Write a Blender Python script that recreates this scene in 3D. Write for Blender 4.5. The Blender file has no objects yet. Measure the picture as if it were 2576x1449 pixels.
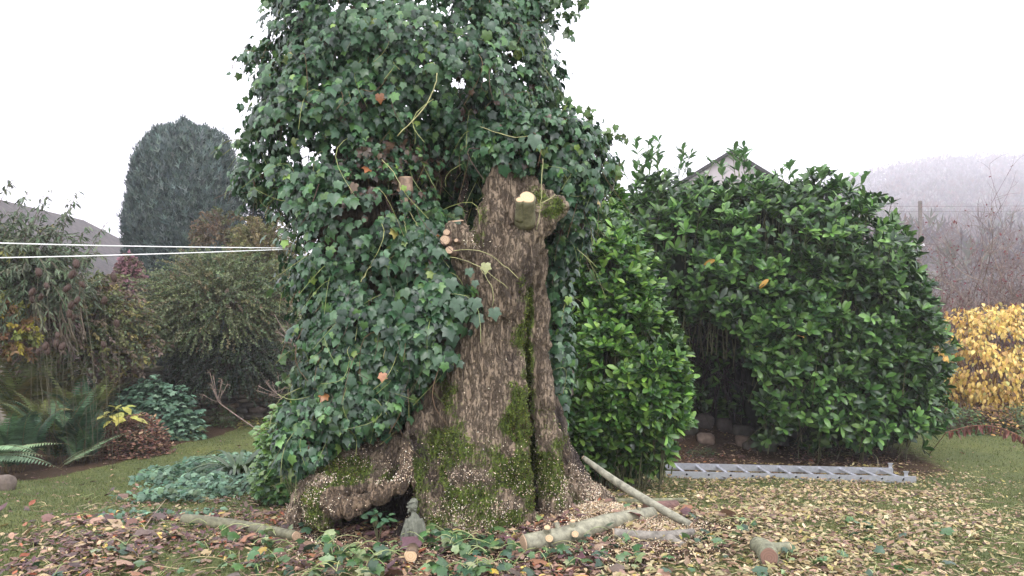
import bpy, math, random
import numpy as np
from mathutils import Vector, Matrix
rng = np.random.default_rng(7)
random.seed(7)
R = math.radians
sc = bpy.context.scene
# ------------------------------------------------------------------ camera, world, sun, exposure
CAMZ, F, CX, CY = 1.5, 2020.0, 1288.0, 724.5
cam = bpy.data.cameras.new("camera"); camo = bpy.data.objects.new("camera", cam)
sc.collection.objects.link(camo); sc.camera = camo
camo.location = (0, 0, CAMZ); camo.rotation_euler = (R(90), 0, 0)
cam.sensor_width = 36; cam.lens = 36*F/2576; cam.clip_end = 3000; cam.clip_start = 0.05
w = bpy.data.worlds.new("World"); sc.world = w; w.use_nodes = True
nt = w.node_tree; nt.nodes.clear()
sky = nt.nodes.new("ShaderNodeTexSky"); sky.sky_type = 'NISHITA'; sky.sun_disc = False
sky.sun_elevation = R(50); sky.sun_rotation = R(200); sky.dust_density = 4
mixw = nt.nodes.new("ShaderNodeMix"); mixw.data_type = 'RGBA'
mixw.inputs[0].default_value = 0.9
mixw.inputs[7].default_value = (14.2, 14.2, 15.2, 1)       # the white cloud layer
bg = nt.nodes.new("ShaderNodeBackground"); bg.inputs[1].default_value = 0.12
wo = nt.nodes.new("ShaderNodeOutputWorld")
nt.links.new(sky.outputs[0], mixw.inputs[6]); nt.links.new(mixw.outputs[2], bg.inputs[0]); nt.links.new(bg.outputs[0], wo.inputs[0])
sl = bpy.data.lights.new("sun", 'SUN'); sl.energy = 0.8; sl.angle = R(25); sl.color = (1, .98, .95)
so = bpy.data.objects.new("sun", sl); sc.collection.objects.link(so); so.rotation_euler = (R(38), 0, R(20))
sc.view_settings.view_transform = 'Standard'; sc.view_settings.look = 'None'
sc.view_settings.exposure = 0.82; sc.view_settings.gamma = 1
sc.render.engine = 'CYCLES'
cy = sc.cycles
cy.use_denoising = True; cy.max_bounces = 6; cy.diffuse_bounces = 3; cy.glossy_bounces = 2
cy.transmission_bounces = 3; cy.transparent_max_bounces = 4; cy.volume_bounces = 3; cy.caustics_reflective = False
cy.use_adaptive_sampling = True; cy.adaptive_threshold = 0.02

# ------------------------------------------------------------------ helpers
def P(u, v, D):
    return np.array([(u-CX)/F*D, D, CAMZ-(v-CY)/F*D])
def sp(x, k=3.0): return np.log1p(np.exp(np.clip(k*x, -40, 40)))/k
def hash3(i):
    h = (i[..., 0]*374761393 + i[..., 1]*668265263 + i[..., 2]*2147483647) & 0xffffffff
    h = ((h ^ (h >> 13))*1274126177) & 0xffffffff
    h = h ^ (h >> 16)
    return (h & 0xffffff)/float(0xffffff)
def vnoise(p):
    p = np.asarray(p, float); i = np.floor(p).astype(np.int64); f = p-i; f = f*f*(3-2*f); r = 0
    for a in (0, 1):
        for b in (0, 1):
            for c in (0, 1):
                wt = (f[..., 0] if a else 1-f[..., 0])*(f[..., 1] if b else 1-f[..., 1])*(f[..., 2] if c else 1-f[..., 2])
                r = r + wt*hash3(i+np.array([a, b, c]))
    return r
def fbm(p, o=4):
    p = np.asarray(p, float); r = 0; a = .5; t = 0
    for k in range(o):
        r = r+a*vnoise(p*2**k+17.3*k); t += a; a *= .5
    return r/t
def gz(x, y):
    x = np.asarray(x, float); y = np.asarray(y, float)
    g = -0.155*(sp(y-4.75)-sp(y-9.7))
    g = g - .035*np.clip(x-1.8, 0, 3)*np.clip((y-6)/3, 0, 1)
    p = np.stack([x*1.3, y*1.3, x*0+3], -1)
    g = g + .06*(vnoise(p)-.5)*np.clip(1.4-np.abs(y)/30, .0, 1)
    m = np.exp(-(((x-.2)/1.1)**2+((y-5.3)/.7)**2)); g = g + .06*m                 # root mound
    m = np.exp(-(((x-.62)/.28)**2+((y-5.25)/.3)**2)); g = g + .13*m                # heap of sawdust
    m = np.exp(-(((x+.75)/.22)**2+((y-5.05)/.25)**2)); g = g - .05*m               # hollow
    g = g + .34*np.exp(-((x-2.75)/.75)**2-((y-12.3)/.75)**2)                          # bank inside the laurel hollow
    return g
def G(u, v, lift=0.0):
    lo, hi = 2.0, 30.0
    D = np.linspace(3, 30, 1500); x = (u-CX)/F*D; z = CAMZ-(v-CY)/F*D
    k = np.argmax(z < gz(x, D)+lift)
    return np.array([x[k], D[k], gz(x[k], D[k])])
def unit(a):
    return a/np.maximum(np.linalg.norm(a, axis=-1, keepdims=True), 1e-9)
def rand_dirs(n): return unit(rng.normal(size=(n, 3)))
col = sc.collection
def wloc(o):
    v = np.zeros(3)
    while o is not None:
        v = v+np.array(o.location); o = o.parent
    return v
def thing(name, label, cat, loc, group=None):
    o = bpy.data.objects.new(name, None); col.objects.link(o); o.location = tuple(float(a) for a in loc)
    o.empty_display_size = .1; o['label'] = label; o['category'] = cat
    if group: o['group'] = group
    return o
def tag(o, label, cat, group=None):
    o['label'] = label; o['category'] = cat
    if group: o['group'] = group
    return o
def mesh_from(name, V, faces, C=None, smooth=True):
    V = np.asarray(V, np.float32); me = bpy.data.meshes.new(name)
    me.vertices.add(len(V)); me.vertices.foreach_set('co', V.ravel())
    faces = [np.asarray(f, np.int32) for f in faces if len(f)]
    idx = np.concatenate([f.ravel() for f in faces])
    tot = np.concatenate([np.full(len(f), f.shape[1], np.int32) for f in faces])
    st = np.concatenate([[0], np.cumsum(tot)[:-1]]).astype(np.int32)
    me.loops.add(len(idx)); me.loops.foreach_set('vertex_index', idx)
    me.polygons.add(len(tot)); me.polygons.foreach_set('loop_start', st)
    try: me.polygons.foreach_set('loop_total', tot)
    except Exception: pass
    me.polygons.foreach_set('use_smooth', np.full(len(tot), smooth))
    me.update(calc_edges=True)
    if C is not None:
        C = np.asarray(C, np.float32)
        if C.ndim == 1: C = np.tile(C, (len(V), 1))
        a = me.attributes.new('col', 'FLOAT_COLOR', 'POINT')
        a.data.foreach_set('color', np.concatenate([C, np.ones((len(C), 1), np.float32)], 1).ravel())
    return me
def mk(name, V, faces, mat, parent=None, C=None, smooth=True, kind=None, origin=None):
    V = np.asarray(V, float)
    off = wloc(parent) if parent is not None else np.zeros(3)
    loc = np.zeros(3)
    if parent is None:
        loc = np.array(origin) if origin is not None else np.array([(V[:, 0].min()+V[:, 0].max())/2, (V[:, 1].min()+V[:, 1].max())/2, V[:, 2].min()])
        off = loc
    o = bpy.data.objects.new(name, mesh_from(name, V-off, faces, C, smooth))
    col.objects.link(o); o.parent = parent; o.location = tuple(loc)
    o.data.materials.append(mat)
    if kind: o['kind'] = kind
    return o
class MB:
    def __init__(s): s.V = []; s.F = {}; s.C = []; s.n = 0
    def add(s, V, faces, c=(1, 1, 1)):
        V = np.asarray(V, float)
        for f in faces:
            f = np.asarray(f)
            if len(f): s.F.setdefault(f.shape[1], []).append(f+s.n)
        c = np.asarray(c, float)
        s.C.append(np.tile(c, (len(V), 1)) if c.ndim == 1 else c); s.V.append(V); s.n += len(V); return s
    def arr(s):
        return np.concatenate(s.V), [np.concatenate(f) for f in s.F.values()], np.concatenate(s.C)
    def build(s, name, mat, parent=None, **k):
        V, Fs, C = s.arr(); return mk(name, V, Fs, mat, parent, C=C, **k)
def tube(path, rad, sides=10, cap=True, wob=0):
    path = np.asarray(path, float); n = len(path); rad = np.broadcast_to(rad, (n,)).astype(float)
    T = unit(np.gradient(path, axis=0)); up = np.array([0, 0, 1.]) if abs(T[0, 2]) < .9 else np.array([1., 0, 0])
    X = unit(np.cross(T[0], up)); Vs = []; a = np.arange(sides)/sides*2*math.pi
    for i in range(n):
        X = unit(X-T[i]*np.dot(X, T[i])); Y = np.cross(T[i], X)
        r = rad[i]*(1+wob*(rng.random(sides)-.5)) if wob else rad[i]
        Vs.append(path[i]+(np.cos(a)*r)[:, None]*X+(np.sin(a)*r)[:, None]*Y)
    V = np.concatenate(Vs); j = np.arange(sides); q = []
    for i in range(n-1):
        q.append(np.stack([i*sides+j, i*sides+(j+1) % sides, (i+1)*sides+(j+1) % sides, (i+1)*sides+j], 1))
    Fs = [np.concatenate(q)]
    if cap:
        V = np.concatenate([V, path[:1], path[-1:]]); c0 = n*sides; c1 = c0+1
        Fs.append(np.concatenate([np.stack([np.full(sides, c0), (j+1) % sides, j], 1),
                                  np.stack([np.full(sides, c1), (n-1)*sides+j, (n-1)*sides+(j+1) % sides], 1)]))
    return V, Fs
def tubes(paths, rad, sides=3):
    """many thin stems at once: paths (N,K,3), rad (N,K)"""
    N, K, _ = paths.shape; rad = np.broadcast_to(rad, (N, K))
    T = unit(np.gradient(paths, axis=1)); ref = np.where(np.abs(T[..., 2:3]) < .9, np.array([0, 0, 1.]), np.array([1., 0, 0]))
    X = unit(np.cross(T, ref)); Y = np.cross(T, X); a = np.arange(sides)/sides*2*math.pi
    V = paths[:, :, None]+rad[:, :, None, None]*(np.cos(a)[:, None]*X[:, :, None]+np.sin(a)[:, None]*Y[:, :, None])
    b = (np.arange(N)*K*sides)[:, None, None]+(np.arange(K-1)*sides)[None, :, None]; j = np.arange(sides)
    f = np.stack(np.broadcast_arrays(b+j, b+(j+1) % sides, b+sides+(j+1) % sides, b+sides+j), -1).reshape(-1, 4)
    return V.reshape(-1, 3), [f], K*sides
def catmull(pts, n=8):
    pts = np.asarray(pts, float); p = np.vstack([2*pts[0]-pts[1], pts, 2*pts[-1]-pts[-2]]); out = []
    for i in range(1, len(p)-2):
        t = np.linspace(0, 1, n, endpoint=False)[:, None]
        out.append(.5*((2*p[i])+(-p[i-1]+p[i+1])*t+(2*p[i-1]-5*p[i]+4*p[i+1]-p[i+2])*t**2+(-p[i-1]+3*p[i]-3*p[i+1]+p[i+2])*t**3))
    out.append(pts[-1:]); return np.concatenate(out)
def scatter(tmpl, org, d, nrm, size, colr, wid=1.0):
    """leaf copies: tmpl=(V,faces); d = tip direction; nrm = upper side"""
    TV, TF = tmpl; N = len(org); Y = unit(d); Z = unit(nrm-Y*np.sum(nrm*Y, 1, keepdims=True)); X = np.cross(Y, Z)
    size = np.broadcast_to(size, (N,)); wid = np.broadcast_to(wid, (N,))
    V = org[:, None]+size[:, None, None]*(TV[None, :, 0:1]*X[:, None]*wid[:, None, None]+TV[None, :, 1:2]*Y[:, None]+TV[None, :, 2:3]*Z[:, None])
    k = len(TV); Fs = [(np.asarray(f)[None]+(np.arange(N)*k)[:, None, None]).reshape(-1, np.asarray(f).shape[1]) for f in TF]
    C = np.repeat(np.asarray(colr), k, axis=0)
    return V.reshape(-1, 3), Fs, C
def fan(outline, centre):
    o = np.array(outline, float); n = len(o); V = np.vstack([o, [centre]])
    return V, [np.array([[n, i, (i+1) % n] for i in range(n)])]
IVY = fan([(0, .02, 0), (-.16, -.12, -.04), (-.44, .0, -.12), (-.40, .24, -.03), (-.54, .50, -.14), (-.27, .60, -.02), (0, 1, -.2),
           (.27, .60, -.02), (.54, .50, -.14), (.40, .24, -.03), (.44, .0, -.12), (.16, -.12, -.04)], (0, .3, .05))
LAUREL = (np.array([(0, 0, 0), (-.13, .25, .05), (0, .25, 0), (.13, .25, .05), (-.21, .6, .03), (0, .6, -.02), (.21, .6, .03), (-.13, .9, -.04), (0, .9, -.08), (.13, .9, -.04), (0, 1.02, -.13)], float),
          [np.array([(1, 2, 5, 4), (2, 3, 6, 5), (4, 5, 8, 7), (5, 6, 9, 8)]), np.array([(0, 2, 1), (0, 3, 2), (7, 8, 10), (8, 9, 10)])])
OVATE = (np.array([(0, 0, 0), (-.24, .3, .06), (0, .35, 0), (.24, .3, .06), (-.2, .65, .0), (0, .7, -.06), (.2, .65, .0), (0, 1, -.2)], float),
         [np.array([(1, 2, 5, 4), (2, 3, 6, 5)]), np.array([(0, 2, 1), (0, 3, 2), (4, 5, 7), (5, 6, 7)])])
LANCE = (np.array([(0, 0, 0), (-.1, .3, .02), (.1, .3, .02), (-.08, .65, -.03), (.08, .65, -.03), (0, 1, -.14)], float),
         [np.array([(1, 2, 4, 3)]), np.array([(0, 2, 1), (3, 4, 5)])])
CURL = (np.array([(0, 0, 0), (-.22, .3, .12), (0, .3, -.02), (.22, .3, .14), (-.2, .65, .16), (0, .68, .05), (.2, .65, .1), (.04, 1, .2)], float),
        [np.array([(1, 2, 5, 4), (2, 3, 6, 5)]), np.array([(0, 2, 1), (0, 3, 2), (4, 5, 7), (5, 6, 7)])])
DIAMOND = (np.array([(0, 0, 0), (-.28, .5, .03), (0, 1, -.05), (.28, .5, .03)], float), [np.array([(0, 3, 2, 1)])])
BLADE = (np.array([(-.06, 0, 0), (.06, 0, 0), (0, 1, .0)], float), [np.array([(0, 1, 2)])])
SPRAY = (np.array([(0, 0, 0), (-.1, .35, .02), (-.42, .75, -.04), (0, .5, 0), (-.08, .7, .03), (0, 1.05, -.06), (.08, .7, .03), (.42, .75, -.04), (.1, .35, .02)], float),
         [np.array([(0, 3, 2, 1), (3, 6, 5, 4), (0, 8, 7, 3)])])
def pal(n, cols, wts=None, jit=.25):
    cols = np.array(cols, float); k = rng.choice(len(cols), n, p=None if wts is None else np.array(wts)/sum(wts))
    c = cols[k]*(1+jit*(rng.random((n, 1))*2-1)); return np.clip(c*(1+.08*(rng.random((n, 3))*2-1)), 0.002, 1)
def surf(n, c, Rr, p=2.0, r0=.85, r1=1.05, amp=.12, fs=3.0, seed=0., back=.5, zmin=-.95):
    d = rand_dirs(int(n*2)); keep = (d[:, 2] > zmin) & ((d[:, 1] < .25) | (rng.random(len(d)) < back)); d = d[keep][:n]
    s = 1/np.sum(np.abs(d)**p, 1)**(1/p)
    rr = s*(1+amp*2*(fbm(d*fs+seed, 3)-.5))*rng.uniform(r0, r1, len(d))
    nr = unit(np.sign(d)*np.abs(d)**(p-1)/np.array(Rr))
    return np.array(c)+d*rr[:, None]*np.array(Rr), nr
def blob_core(c, Rr, p=2., k=.75, amp=.15, fs=3., seed=0., nu=40, nv=24):
    th = np.linspace(0, 2*math.pi, nu, endpoint=False); ph = np.linspace(.02, math.pi-.02, nv)
    d = np.stack([np.outer(np.sin(ph), np.cos(th)), np.outer(np.sin(ph), np.sin(th)), np.outer(np.cos(ph), np.ones(nu))], -1).reshape(-1, 3)
    s = 1/np.sum(np.abs(d)**p, 1)**(1/p)*(1+amp*2*(fbm(d*fs+seed, 3)-.5))*k*(1+.1*(rng.random(len(d))-.5))
    j = np.arange(nu); q = [np.stack([i*nu+j, (i+1)*nu+j, (i+1)*nu+(j+1) % nu, i*nu+(j+1) % nu], 1) for i in range(nv-1)]
    return np.array(c)+d*s[:, None]*np.array(Rr), [np.concatenate(q)]
def rosettes(pts, ax, k, th0=35, th1=75, droop=.15):
    n = len(pts); ax = unit(ax); a = unit(np.cross(ax, rand_dirs(n))); b = np.cross(ax, a); O = []; D = []; Nn = []
    for i in range(k):
        ph = 2*math.pi*i/k*1.0+rng.uniform(-.4, .4, n); th = np.radians(rng.uniform(th0, th1, n))
        pr = np.cos(ph)[:, None]*a+np.sin(ph)[:, None]*b
        d = ax*np.cos(th)[:, None]+pr*np.sin(th)[:, None]-np.array([0, 0, droop]); O.append(pts-ax*rng.uniform(0, .04, n)[:, None])
        D.append(unit(d)); Nn.append(unit(ax*np.sin(th)[:, None]-pr*np.cos(th)[:, None]+rng.normal(size=(n, 3))*.15))
    return np.concatenate(O), np.concatenate(D), np.concatenate(Nn)
def proj(p):
    return CX+p[:, 0]/p[:, 1]*F, CY-(p[:, 2]-CAMZ)/p[:, 1]*F
def inpoly(u, v, poly):
    ins = np.zeros(len(u), bool); n = len(poly)
    for i in range(n):
        x1, y1 = poly[i]; x2, y2 = poly[(i+1) % n]
        c = ((y1 > v) != (y2 > v)) & (u < (x2-x1)*(v-y1)/((y2-y1) or 1e-9)+x1); ins ^= c
    return ins

# ------------------------------------------------------------------ materials
def mat(name):
    m = bpy.data.materials.new(name); m.use_nodes = True; t = m.node_tree
    b = t.nodes["Principled BSDF"]; return m, t, b
def N(t, typ, **k):
    n = t.nodes.new(typ)
    for a, v in k.items():
        if a.startswith('i_'): n.inputs[int(a[2:])].default_value = v
        else: setattr(n, a, v)
    return n
def noise(t, scale, detail=4, rough=.6, vec=None):
    n = N(t, "ShaderNodeTexNoise"); n.inputs['Scale'].default_value = scale; n.inputs['Detail'].default_value = detail; n.inputs['Roughness'].default_value = rough
    if vec is not None: t.links.new(vec, n.inputs['Vector'])
    return n
def ramp(t, src, stops):
    r = N(t, "ShaderNodeValToRGB"); e = r.color_ramp.elements
    while len(e) < len(stops): e.new(.5)
    for el, (p, c) in zip(e, stops): el.position = p; el.color = (*c, 1) if len(c) == 3 else c
    t.links.new(src, r.inputs[0]); return r
def mixc(t, fac, a, b, mode='MIX'):
    m = N(t, "ShaderNodeMix", data_type='RGBA', blend_type=mode)
    for i, s in ((0, fac), (6, a), (7, b)):
        if hasattr(s, 'links'): t.links.new(s, m.inputs[i])
        else: m.inputs[i].default_value = s if i == 0 else ((*s, 1) if len(s) == 3 else s)
    return m.outputs[2]
def bump(t, b, h, strength, dist=.01):
    n = N(t, "ShaderNodeBump"); n.inputs['Strength'].default_value = strength; n.inputs['Distance'].default_value = dist
    t.links.new(h, n.inputs['Height']); t.links.new(n.outputs[0], b.inputs['Normal'])
def leafmat(name, rough=.45, trans=.22, spec=.5, var=40):
    m, t, b = mat(name); a = N(t, "ShaderNodeAttribute", attribute_name='col'); g = N(t, "ShaderNodeTexCoord")
    n = noise(t, var, 3, .6, g.outputs['Object']); r = ramp(t, n.outputs[0], [(.25, (.72, .72, .72)), (.75, (1.25, 1.25, 1.25))])
    c = mixc(t, 1.0, a.outputs['Color'], r.outputs[0], 'MULTIPLY'); t.links.new(c, b.inputs['Base Color'])
    b.inputs['Roughness'].default_value = rough; b.inputs['Specular IOR Level'].default_value = spec
    tr = N(t, "ShaderNodeBsdfTranslucent"); t.links.new(c, tr.inputs[0]); mx = N(t, "ShaderNodeMixShader"); mx.inputs[0].default_value = trans
    o = t.nodes["Material Output"]; t.links.new(b.outputs[0], mx.inputs[1]); t.links.new(tr.outputs[0], mx.inputs[2]); t.links.new(mx.outputs[0], o.inputs[0]); return m
M_IVY = leafmat("ivy_leaf", .31, .2, .5); M_LAUREL = leafmat("laurel_leaf", .28, .2, .4, 15); M_LEAF = leafmat("soft_leaf", .6, .25, .3)
M_LITTER = leafmat("dry_leaf", .55, .1, .4, 60); M_GRASS = leafmat("grass_blade", .6, .3, .3, 6)
def plainvar(name, rough, bs=25, bstr=.4, stretch=(1, 1, 1), lo=.6, hi=1.35, spec=.3):
    m, t, b = mat(name); a = N(t, "ShaderNodeAttribute", attribute_name='col'); g = N(t, "ShaderNodeTexCoord")
    mp = N(t, "ShaderNodeMapping"); mp.inputs['Scale'].default_value = stretch; t.links.new(g.outputs['Object'], mp.inputs[0])
    n = noise(t, bs, 6, .65, mp.outputs[0]); r = ramp(t, n.outputs[0], [(.3, (lo,)*3), (.7, (hi,)*3)])
    t.links.new(mixc(t, 1.0, a.outputs['Color'], r.outputs[0], 'MULTIPLY'), b.inputs['Base Color'])
    b.inputs['Roughness'].default_value = rough; b.inputs['Specular IOR Level'].default_value = spec; bump(t, b, n.outputs[0], bstr, .01); return m
M_TWIG = plainvar("twig", .75); M_STONE = plainvar("stone", .85, 14, .8); M_CORE = plainvar("dark_core_fill", .9, 18, 1.0)
M_LOG = plainvar("smooth_bark", .6, 22, .6, (1, 1, 1), .45, 1.45); M_CHIP = plainvar("sawdust", .8, 60, .2)
# bark
M_BARK, t, b = mat("bark")
g = N(t, "ShaderNodeTexCoord"); mp = N(t, "ShaderNodeMapping"); mp.inputs['Scale'].default_value = (1, 1, .2); t.links.new(g.outputs['Object'], mp.inputs[0])
wn = noise(t, 14, 5, .7, mp.outputs[0]); wv = mixc(t, .16, mp.outputs[0], wn.outputs['Color'])
vo = N(t, "ShaderNodeTexVoronoi", feature='DISTANCE_TO_EDGE'); vo.inputs['Scale'].default_value = 30; t.links.new(wv, vo.inputs['Vector'])
cr = ramp(t, vo.outputs['Distance'], [(.0, (0, 0, 0)), (.15, (1, 1, 1))])
n1 = noise(t, 9, 6, .7, mp.outputs[0]); n2 = noise(t, 3, 4, .6, g.outputs['Object']); n3 = noise(t, 60, 4, .7, g.outputs['Object'])
basec = ramp(t, n1.outputs[0], [(.28, (.20, .145, .10)), (.5, (.285, .215, .15)), (.75, (.37, .29, .205))])
cc = mixc(t, cr.outputs[0], mixc(t, .6, basec.outputs[0], (.035, .024, .017)), basec.outputs[0])
wet = ramp(t, n2.outputs[0], [(.36, (1, 1, 1)), (.5, (0, 0, 0))])
at = N(t, "ShaderNodeAttribute", attribute_name='col'); sx = N(t, "ShaderNodeSeparateColor"); t.links.new(at.outputs['Color'], sx.inputs[0])
cc = mixc(t, sx.outputs[1], cc, (.035, .024, .024))                                   # wet bark, plus shade painted into the root cavity and rear
bw = mixc(t, n1.outputs[0], (.06, .036, .024), (.36, .26, .17)); cc = mixc(t, sx.outputs[2], cc, mixc(t, cr.outputs[0], mixc(t, .6, bw, (.03, .02, .015)), bw))   # bare pale root wood
mossc = ramp(t, n3.outputs[0], [(.3, (.025, .04, .008)), (.5, (.095, .14, .02)), (.75, (.20, .26, .04))])
mth = N(t, "ShaderNodeMath", operation='MULTIPLY_ADD'); t.links.new(n3.outputs[0], mth.inputs[0]); mth.inputs[1].default_value = 1.3; mth.inputs[2].default_value = -.65
ma = N(t, "ShaderNodeMath", operation='ADD', use_clamp=True); t.links.new(sx.outputs[0], ma.inputs[0]); t.links.new(mth.outputs[0], ma.inputs[1])
mr = ramp(t, ma.outputs[0], [(.35, (0, 0, 0)), (.6, (1, 1, 1))])
cc = mixc(t, mr.outputs[0], cc, mossc.outputs[0]); t.links.new(cc, b.inputs['Base Color'])
b.inputs['Roughness'].default_value = .72; b.inputs['Specular IOR Level'].default_value = .35
hm = N(t, "ShaderNodeMath", operation='ADD'); t.links.new(cr.outputs[0], hm.inputs[0]); t.links.new(n1.outputs[0], hm.inputs[1])
hm2 = N(t, "ShaderNodeMath", operation='MULTIPLY_ADD'); t.links.new(n3.outputs[0], hm2.inputs[0]); hm2.inputs[1].default_value = .7; t.links.new(hm.outputs[0], hm2.inputs[2])
bump(t, b, hm2.outputs[0], 1.0, .028)
# sawn wood, rings in the disc's own frame
def cutmat(name, c1, c2):
    m, t, b = mat(name); g = N(t, "ShaderNodeTexCoord"); wv = N(t, "ShaderNodeTexWave", wave_type='RINGS', rings_direction='Z')
    wv.inputs['Scale'].default_value = 24; wv.inputs['Distortion'].default_value = 1.2; wv.inputs['Detail'].default_value = 3; t.links.new(g.outputs['Object'], wv.inputs[0])
    n = noise(t, 30, 5, .7, g.outputs['Object']); f = mixc(t, .5, wv.outputs[0], n.outputs[0]); t.links.new(mixc(t, f, c1, c2), b.inputs['Base Color'])
    b.inputs['Roughness'].default_value = .7; bump(t, b, n.outputs[0], .3, .004); return m
M_CUT = cutmat("fresh_sawn_wood", (.42, .27, .14), (.62, .45, .28)); M_CUTP = cutmat("pink_sawn_wood", (.30, .19, .12), (.50, .36, .24)); M_CUTR = cutmat("red_brown_sawn_wood", (.13, .07, .05), (.23, .13, .09))
# ground
M_GROUND, t, b = mat("lawn_soil"); g = N(t, "ShaderNodeTexCoord")
n1 = noise(t, 1.2, 5, .6, g.outputs['Object']); n2 = noise(t, 35, 5, .7, g.outputs['Object']); n3 = noise(t, 7, 4, .6, g.outputs['Object'])
lawn = ramp(t, n2.outputs[0], [(.3, (.045, .06, .02)), (.55, (.11, .13, .05)), (.8, (.19, .19, .09))])
soil = ramp(t, n2.outputs[0], [(.3, (.022, .014, .010)), (.6, (.07, .045, .03)), (.8, (.13, .09, .06))])
at = N(t, "ShaderNodeAttribute", attribute_name='col'); sx = N(t, "ShaderNodeSeparateColor"); t.links.new(at.outputs['Color'], sx.inputs[0])
ad = N(t, "ShaderNodeMath", operation='MULTIPLY_ADD'); t.links.new(n3.outputs[0], ad.inputs[0]); ad.inputs[1].default_value = .8; ad.inputs[2].default_value = -.4
ad2 = N(t, "ShaderNodeMath", operation='ADD', use_clamp=True); t.links.new(ad.outputs[0], ad2.inputs[0]); t.links.new(sx.outputs[0], ad2.inputs[1])
fr = ramp(t, ad2.outputs[0], [(.4, (0, 0, 0)), (.6, (1, 1, 1))])
c = mixc(t, fr.outputs[0], lawn.outputs[0], soil.outputs[0]); br = ramp(t, n1.outputs[0], [(.3, (.75, .8, .8)), (.7, (1.2, 1.1, .9))])
t.links.new(mixc(t, 1.0, c, br.outputs[0], 'MULTIPLY'), b.inputs['Base Color']); b.inputs['Roughness'].default_value = .9; b.inputs['Specular IOR Level'].default_value = .15
bump(t, b, n2.outputs[0], .8, .02)
def simple(name, c, rough=.5, metal=0, bs=40, bstr=.1, vary=.15):
    m, t, b = mat(name); g = N(t, "ShaderNodeTexCoord"); n = noise(t, bs, 5, .6, g.outputs['Object'])
    r = ramp(t, n.outputs[0], [(.3, tuple(x*(1-vary) for x in c)), (.7, tuple(min(1, x*(1+vary)) for x in c))]); t.links.new(r.outputs[0], b.inputs['Base Color'])
    b.inputs['Roughness'].default_value = rough; b.inputs['Metallic'].default_value = metal; bump(t, b, n.outputs[0], bstr, .003); return m
M_ALU = simple("dull_aluminium", (.50, .51, .56), .38, .6, 30, .15, .15); M_DARK = simple("hole_shade", (.02, .02, .022), .8)
M_CORD = simple("white_cord", (.85, .85, .85), .5, 0, 200, .3, .05); M_RENDER = simple("lilac_render", (.40, .36, .365), .9, 0, 4, .2, .08)
M_STATUE = simple("mossy_stone", (.125, .13, .10), .9, 0, 45, .5, .4); M_POST = simple("grey_timber", (.17, .15, .14), .9, 0, 20, .4, .3)
M_TILE, t, b = mat("slate_roof"); g = N(t, "ShaderNodeTexCoord"); bt = N(t, "ShaderNodeTexBrick"); t.links.new(g.outputs['Generated'], bt.inputs[0])
bt.inputs['Scale'].default_value = 26; bt.inputs['Color1'].default_value = (.055, .046, .048, 1); bt.inputs['Color2'].default_value = (.085, .07, .07, 1); bt.inputs['Mortar'].default_value = (.03, .03, .03, 1); bt.inputs['Mortar Size'].default_value = .03
n = noise(t, 3, 5, .7, g.outputs['Object']); rr_ = ramp(t, n.outputs[0], [(.3, (.6, .6, .6)), (.7, (1.3, 1.25, 1.2))]); t.links.new(mixc(t, 1., bt.outputs[0], rr_.outputs[0], 'MULTIPLY'), b.inputs['Base Color']); b.inputs['Roughness'].default_value = .8

# ------------------------------------------------------------------ ground and hills
def axis(parts):
    return np.unique(np.concatenate([np.arange(a, b_, s) for a, b_, s in parts]))
xs = axis([(-1060, -40, 30), (-40, -9, 1.5), (-9, 9, .09), (9, 40, 1.5), (40, 1061, 30)]); ys = axis([(-12, 2, 1), (2, 13, .09), (13, 40, 1.), (40, 1641, 30)])
X, Y = np.meshgrid(xs, ys); Z = gz(X, Y); near = (np.abs(X) < 9) & (Y > 2) & (Y < 13)
Z = Z+near*.02*(fbm(np.stack([X*6, Y*6, X*0], -1), 3)-.5)
V = np.stack([X, Y, Z], -1).reshape(-1, 3); nx = len(xs); i, j = np.meshgrid(np.arange(len(ys)-1), np.arange(nx-1), indexing='ij'); a = (i*nx+j).ravel()
GF = np.stack([a, a+1, a+nx+1, a+nx], 1)
def soilmask(x, y):
    """1 = bare earth and litter, 0 = lawn"""
    m = np.exp(-(((x-.1)/1.7)**2+((y-5.2)/1.15)**2))*1.1
    m = np.maximum(m, np.exp(-(((x-3.3)/2.5)**6+((y-11.2)/1.3)**4))*1.1)               # under the laurel
    u = CX+x/np.maximum(y, .1)*F
    m = np.maximum(m, np.clip((-5.35+.26*(y-9)-x)/.15, 0, 1)*(y > 8.6)*.9); m = np.maximum(m, np.clip((y-13.3)/.2, 0, 1)*(x < 0)*.9)              # left border
    m = np.maximum(m, ((y > 13.2) & (x > 4)).astype(float)*.9)
    return np.clip(m, 0, 1)
sm = soilmask(V[:, 0], V[:, 1])
mk("lawn", V, [GF], M_GROUND, C=np.stack([sm, sm, sm], 1), kind='structure', origin=(0, 0, 0))
hx = np.linspace(-1060, 1060, 140); hy = np.linspace(90, 1640, 110); X, Y = np.meshgrid(hx, hy)
def hillz(x, y):
    def s(t): t = np.clip(t, 0, 1); return t*t*(3-2*t)
    r = np.interp(x/np.maximum(y, 1), [.12, .2, .33, .40, .45, .52, .62, .8], [0, .2, .55, .78, .88, .98, 1.0, .97])
    return -2+s((y-100)/750)*120*r+12*(fbm(np.stack([x/90, y/90, x*0], -1), 3)-.5)*s((y-100)/150)-30*s((y-900)/250)
V = np.stack([X, Y, hillz(X, Y)], -1).reshape(-1, 3); nx = len(hx); i, j = np.meshgrid(np.arange(len(hy)-1), np.arange(nx-1), indexing='ij'); a = (i*nx+j).ravel()
mk("hillside", V, [np.stack([a, a+1, a+nx+1, a+nx], 1)], M_GROUND, C=np.full((len(V), 3), .5), kind='structure', origin=(0, 0, 0))
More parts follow.
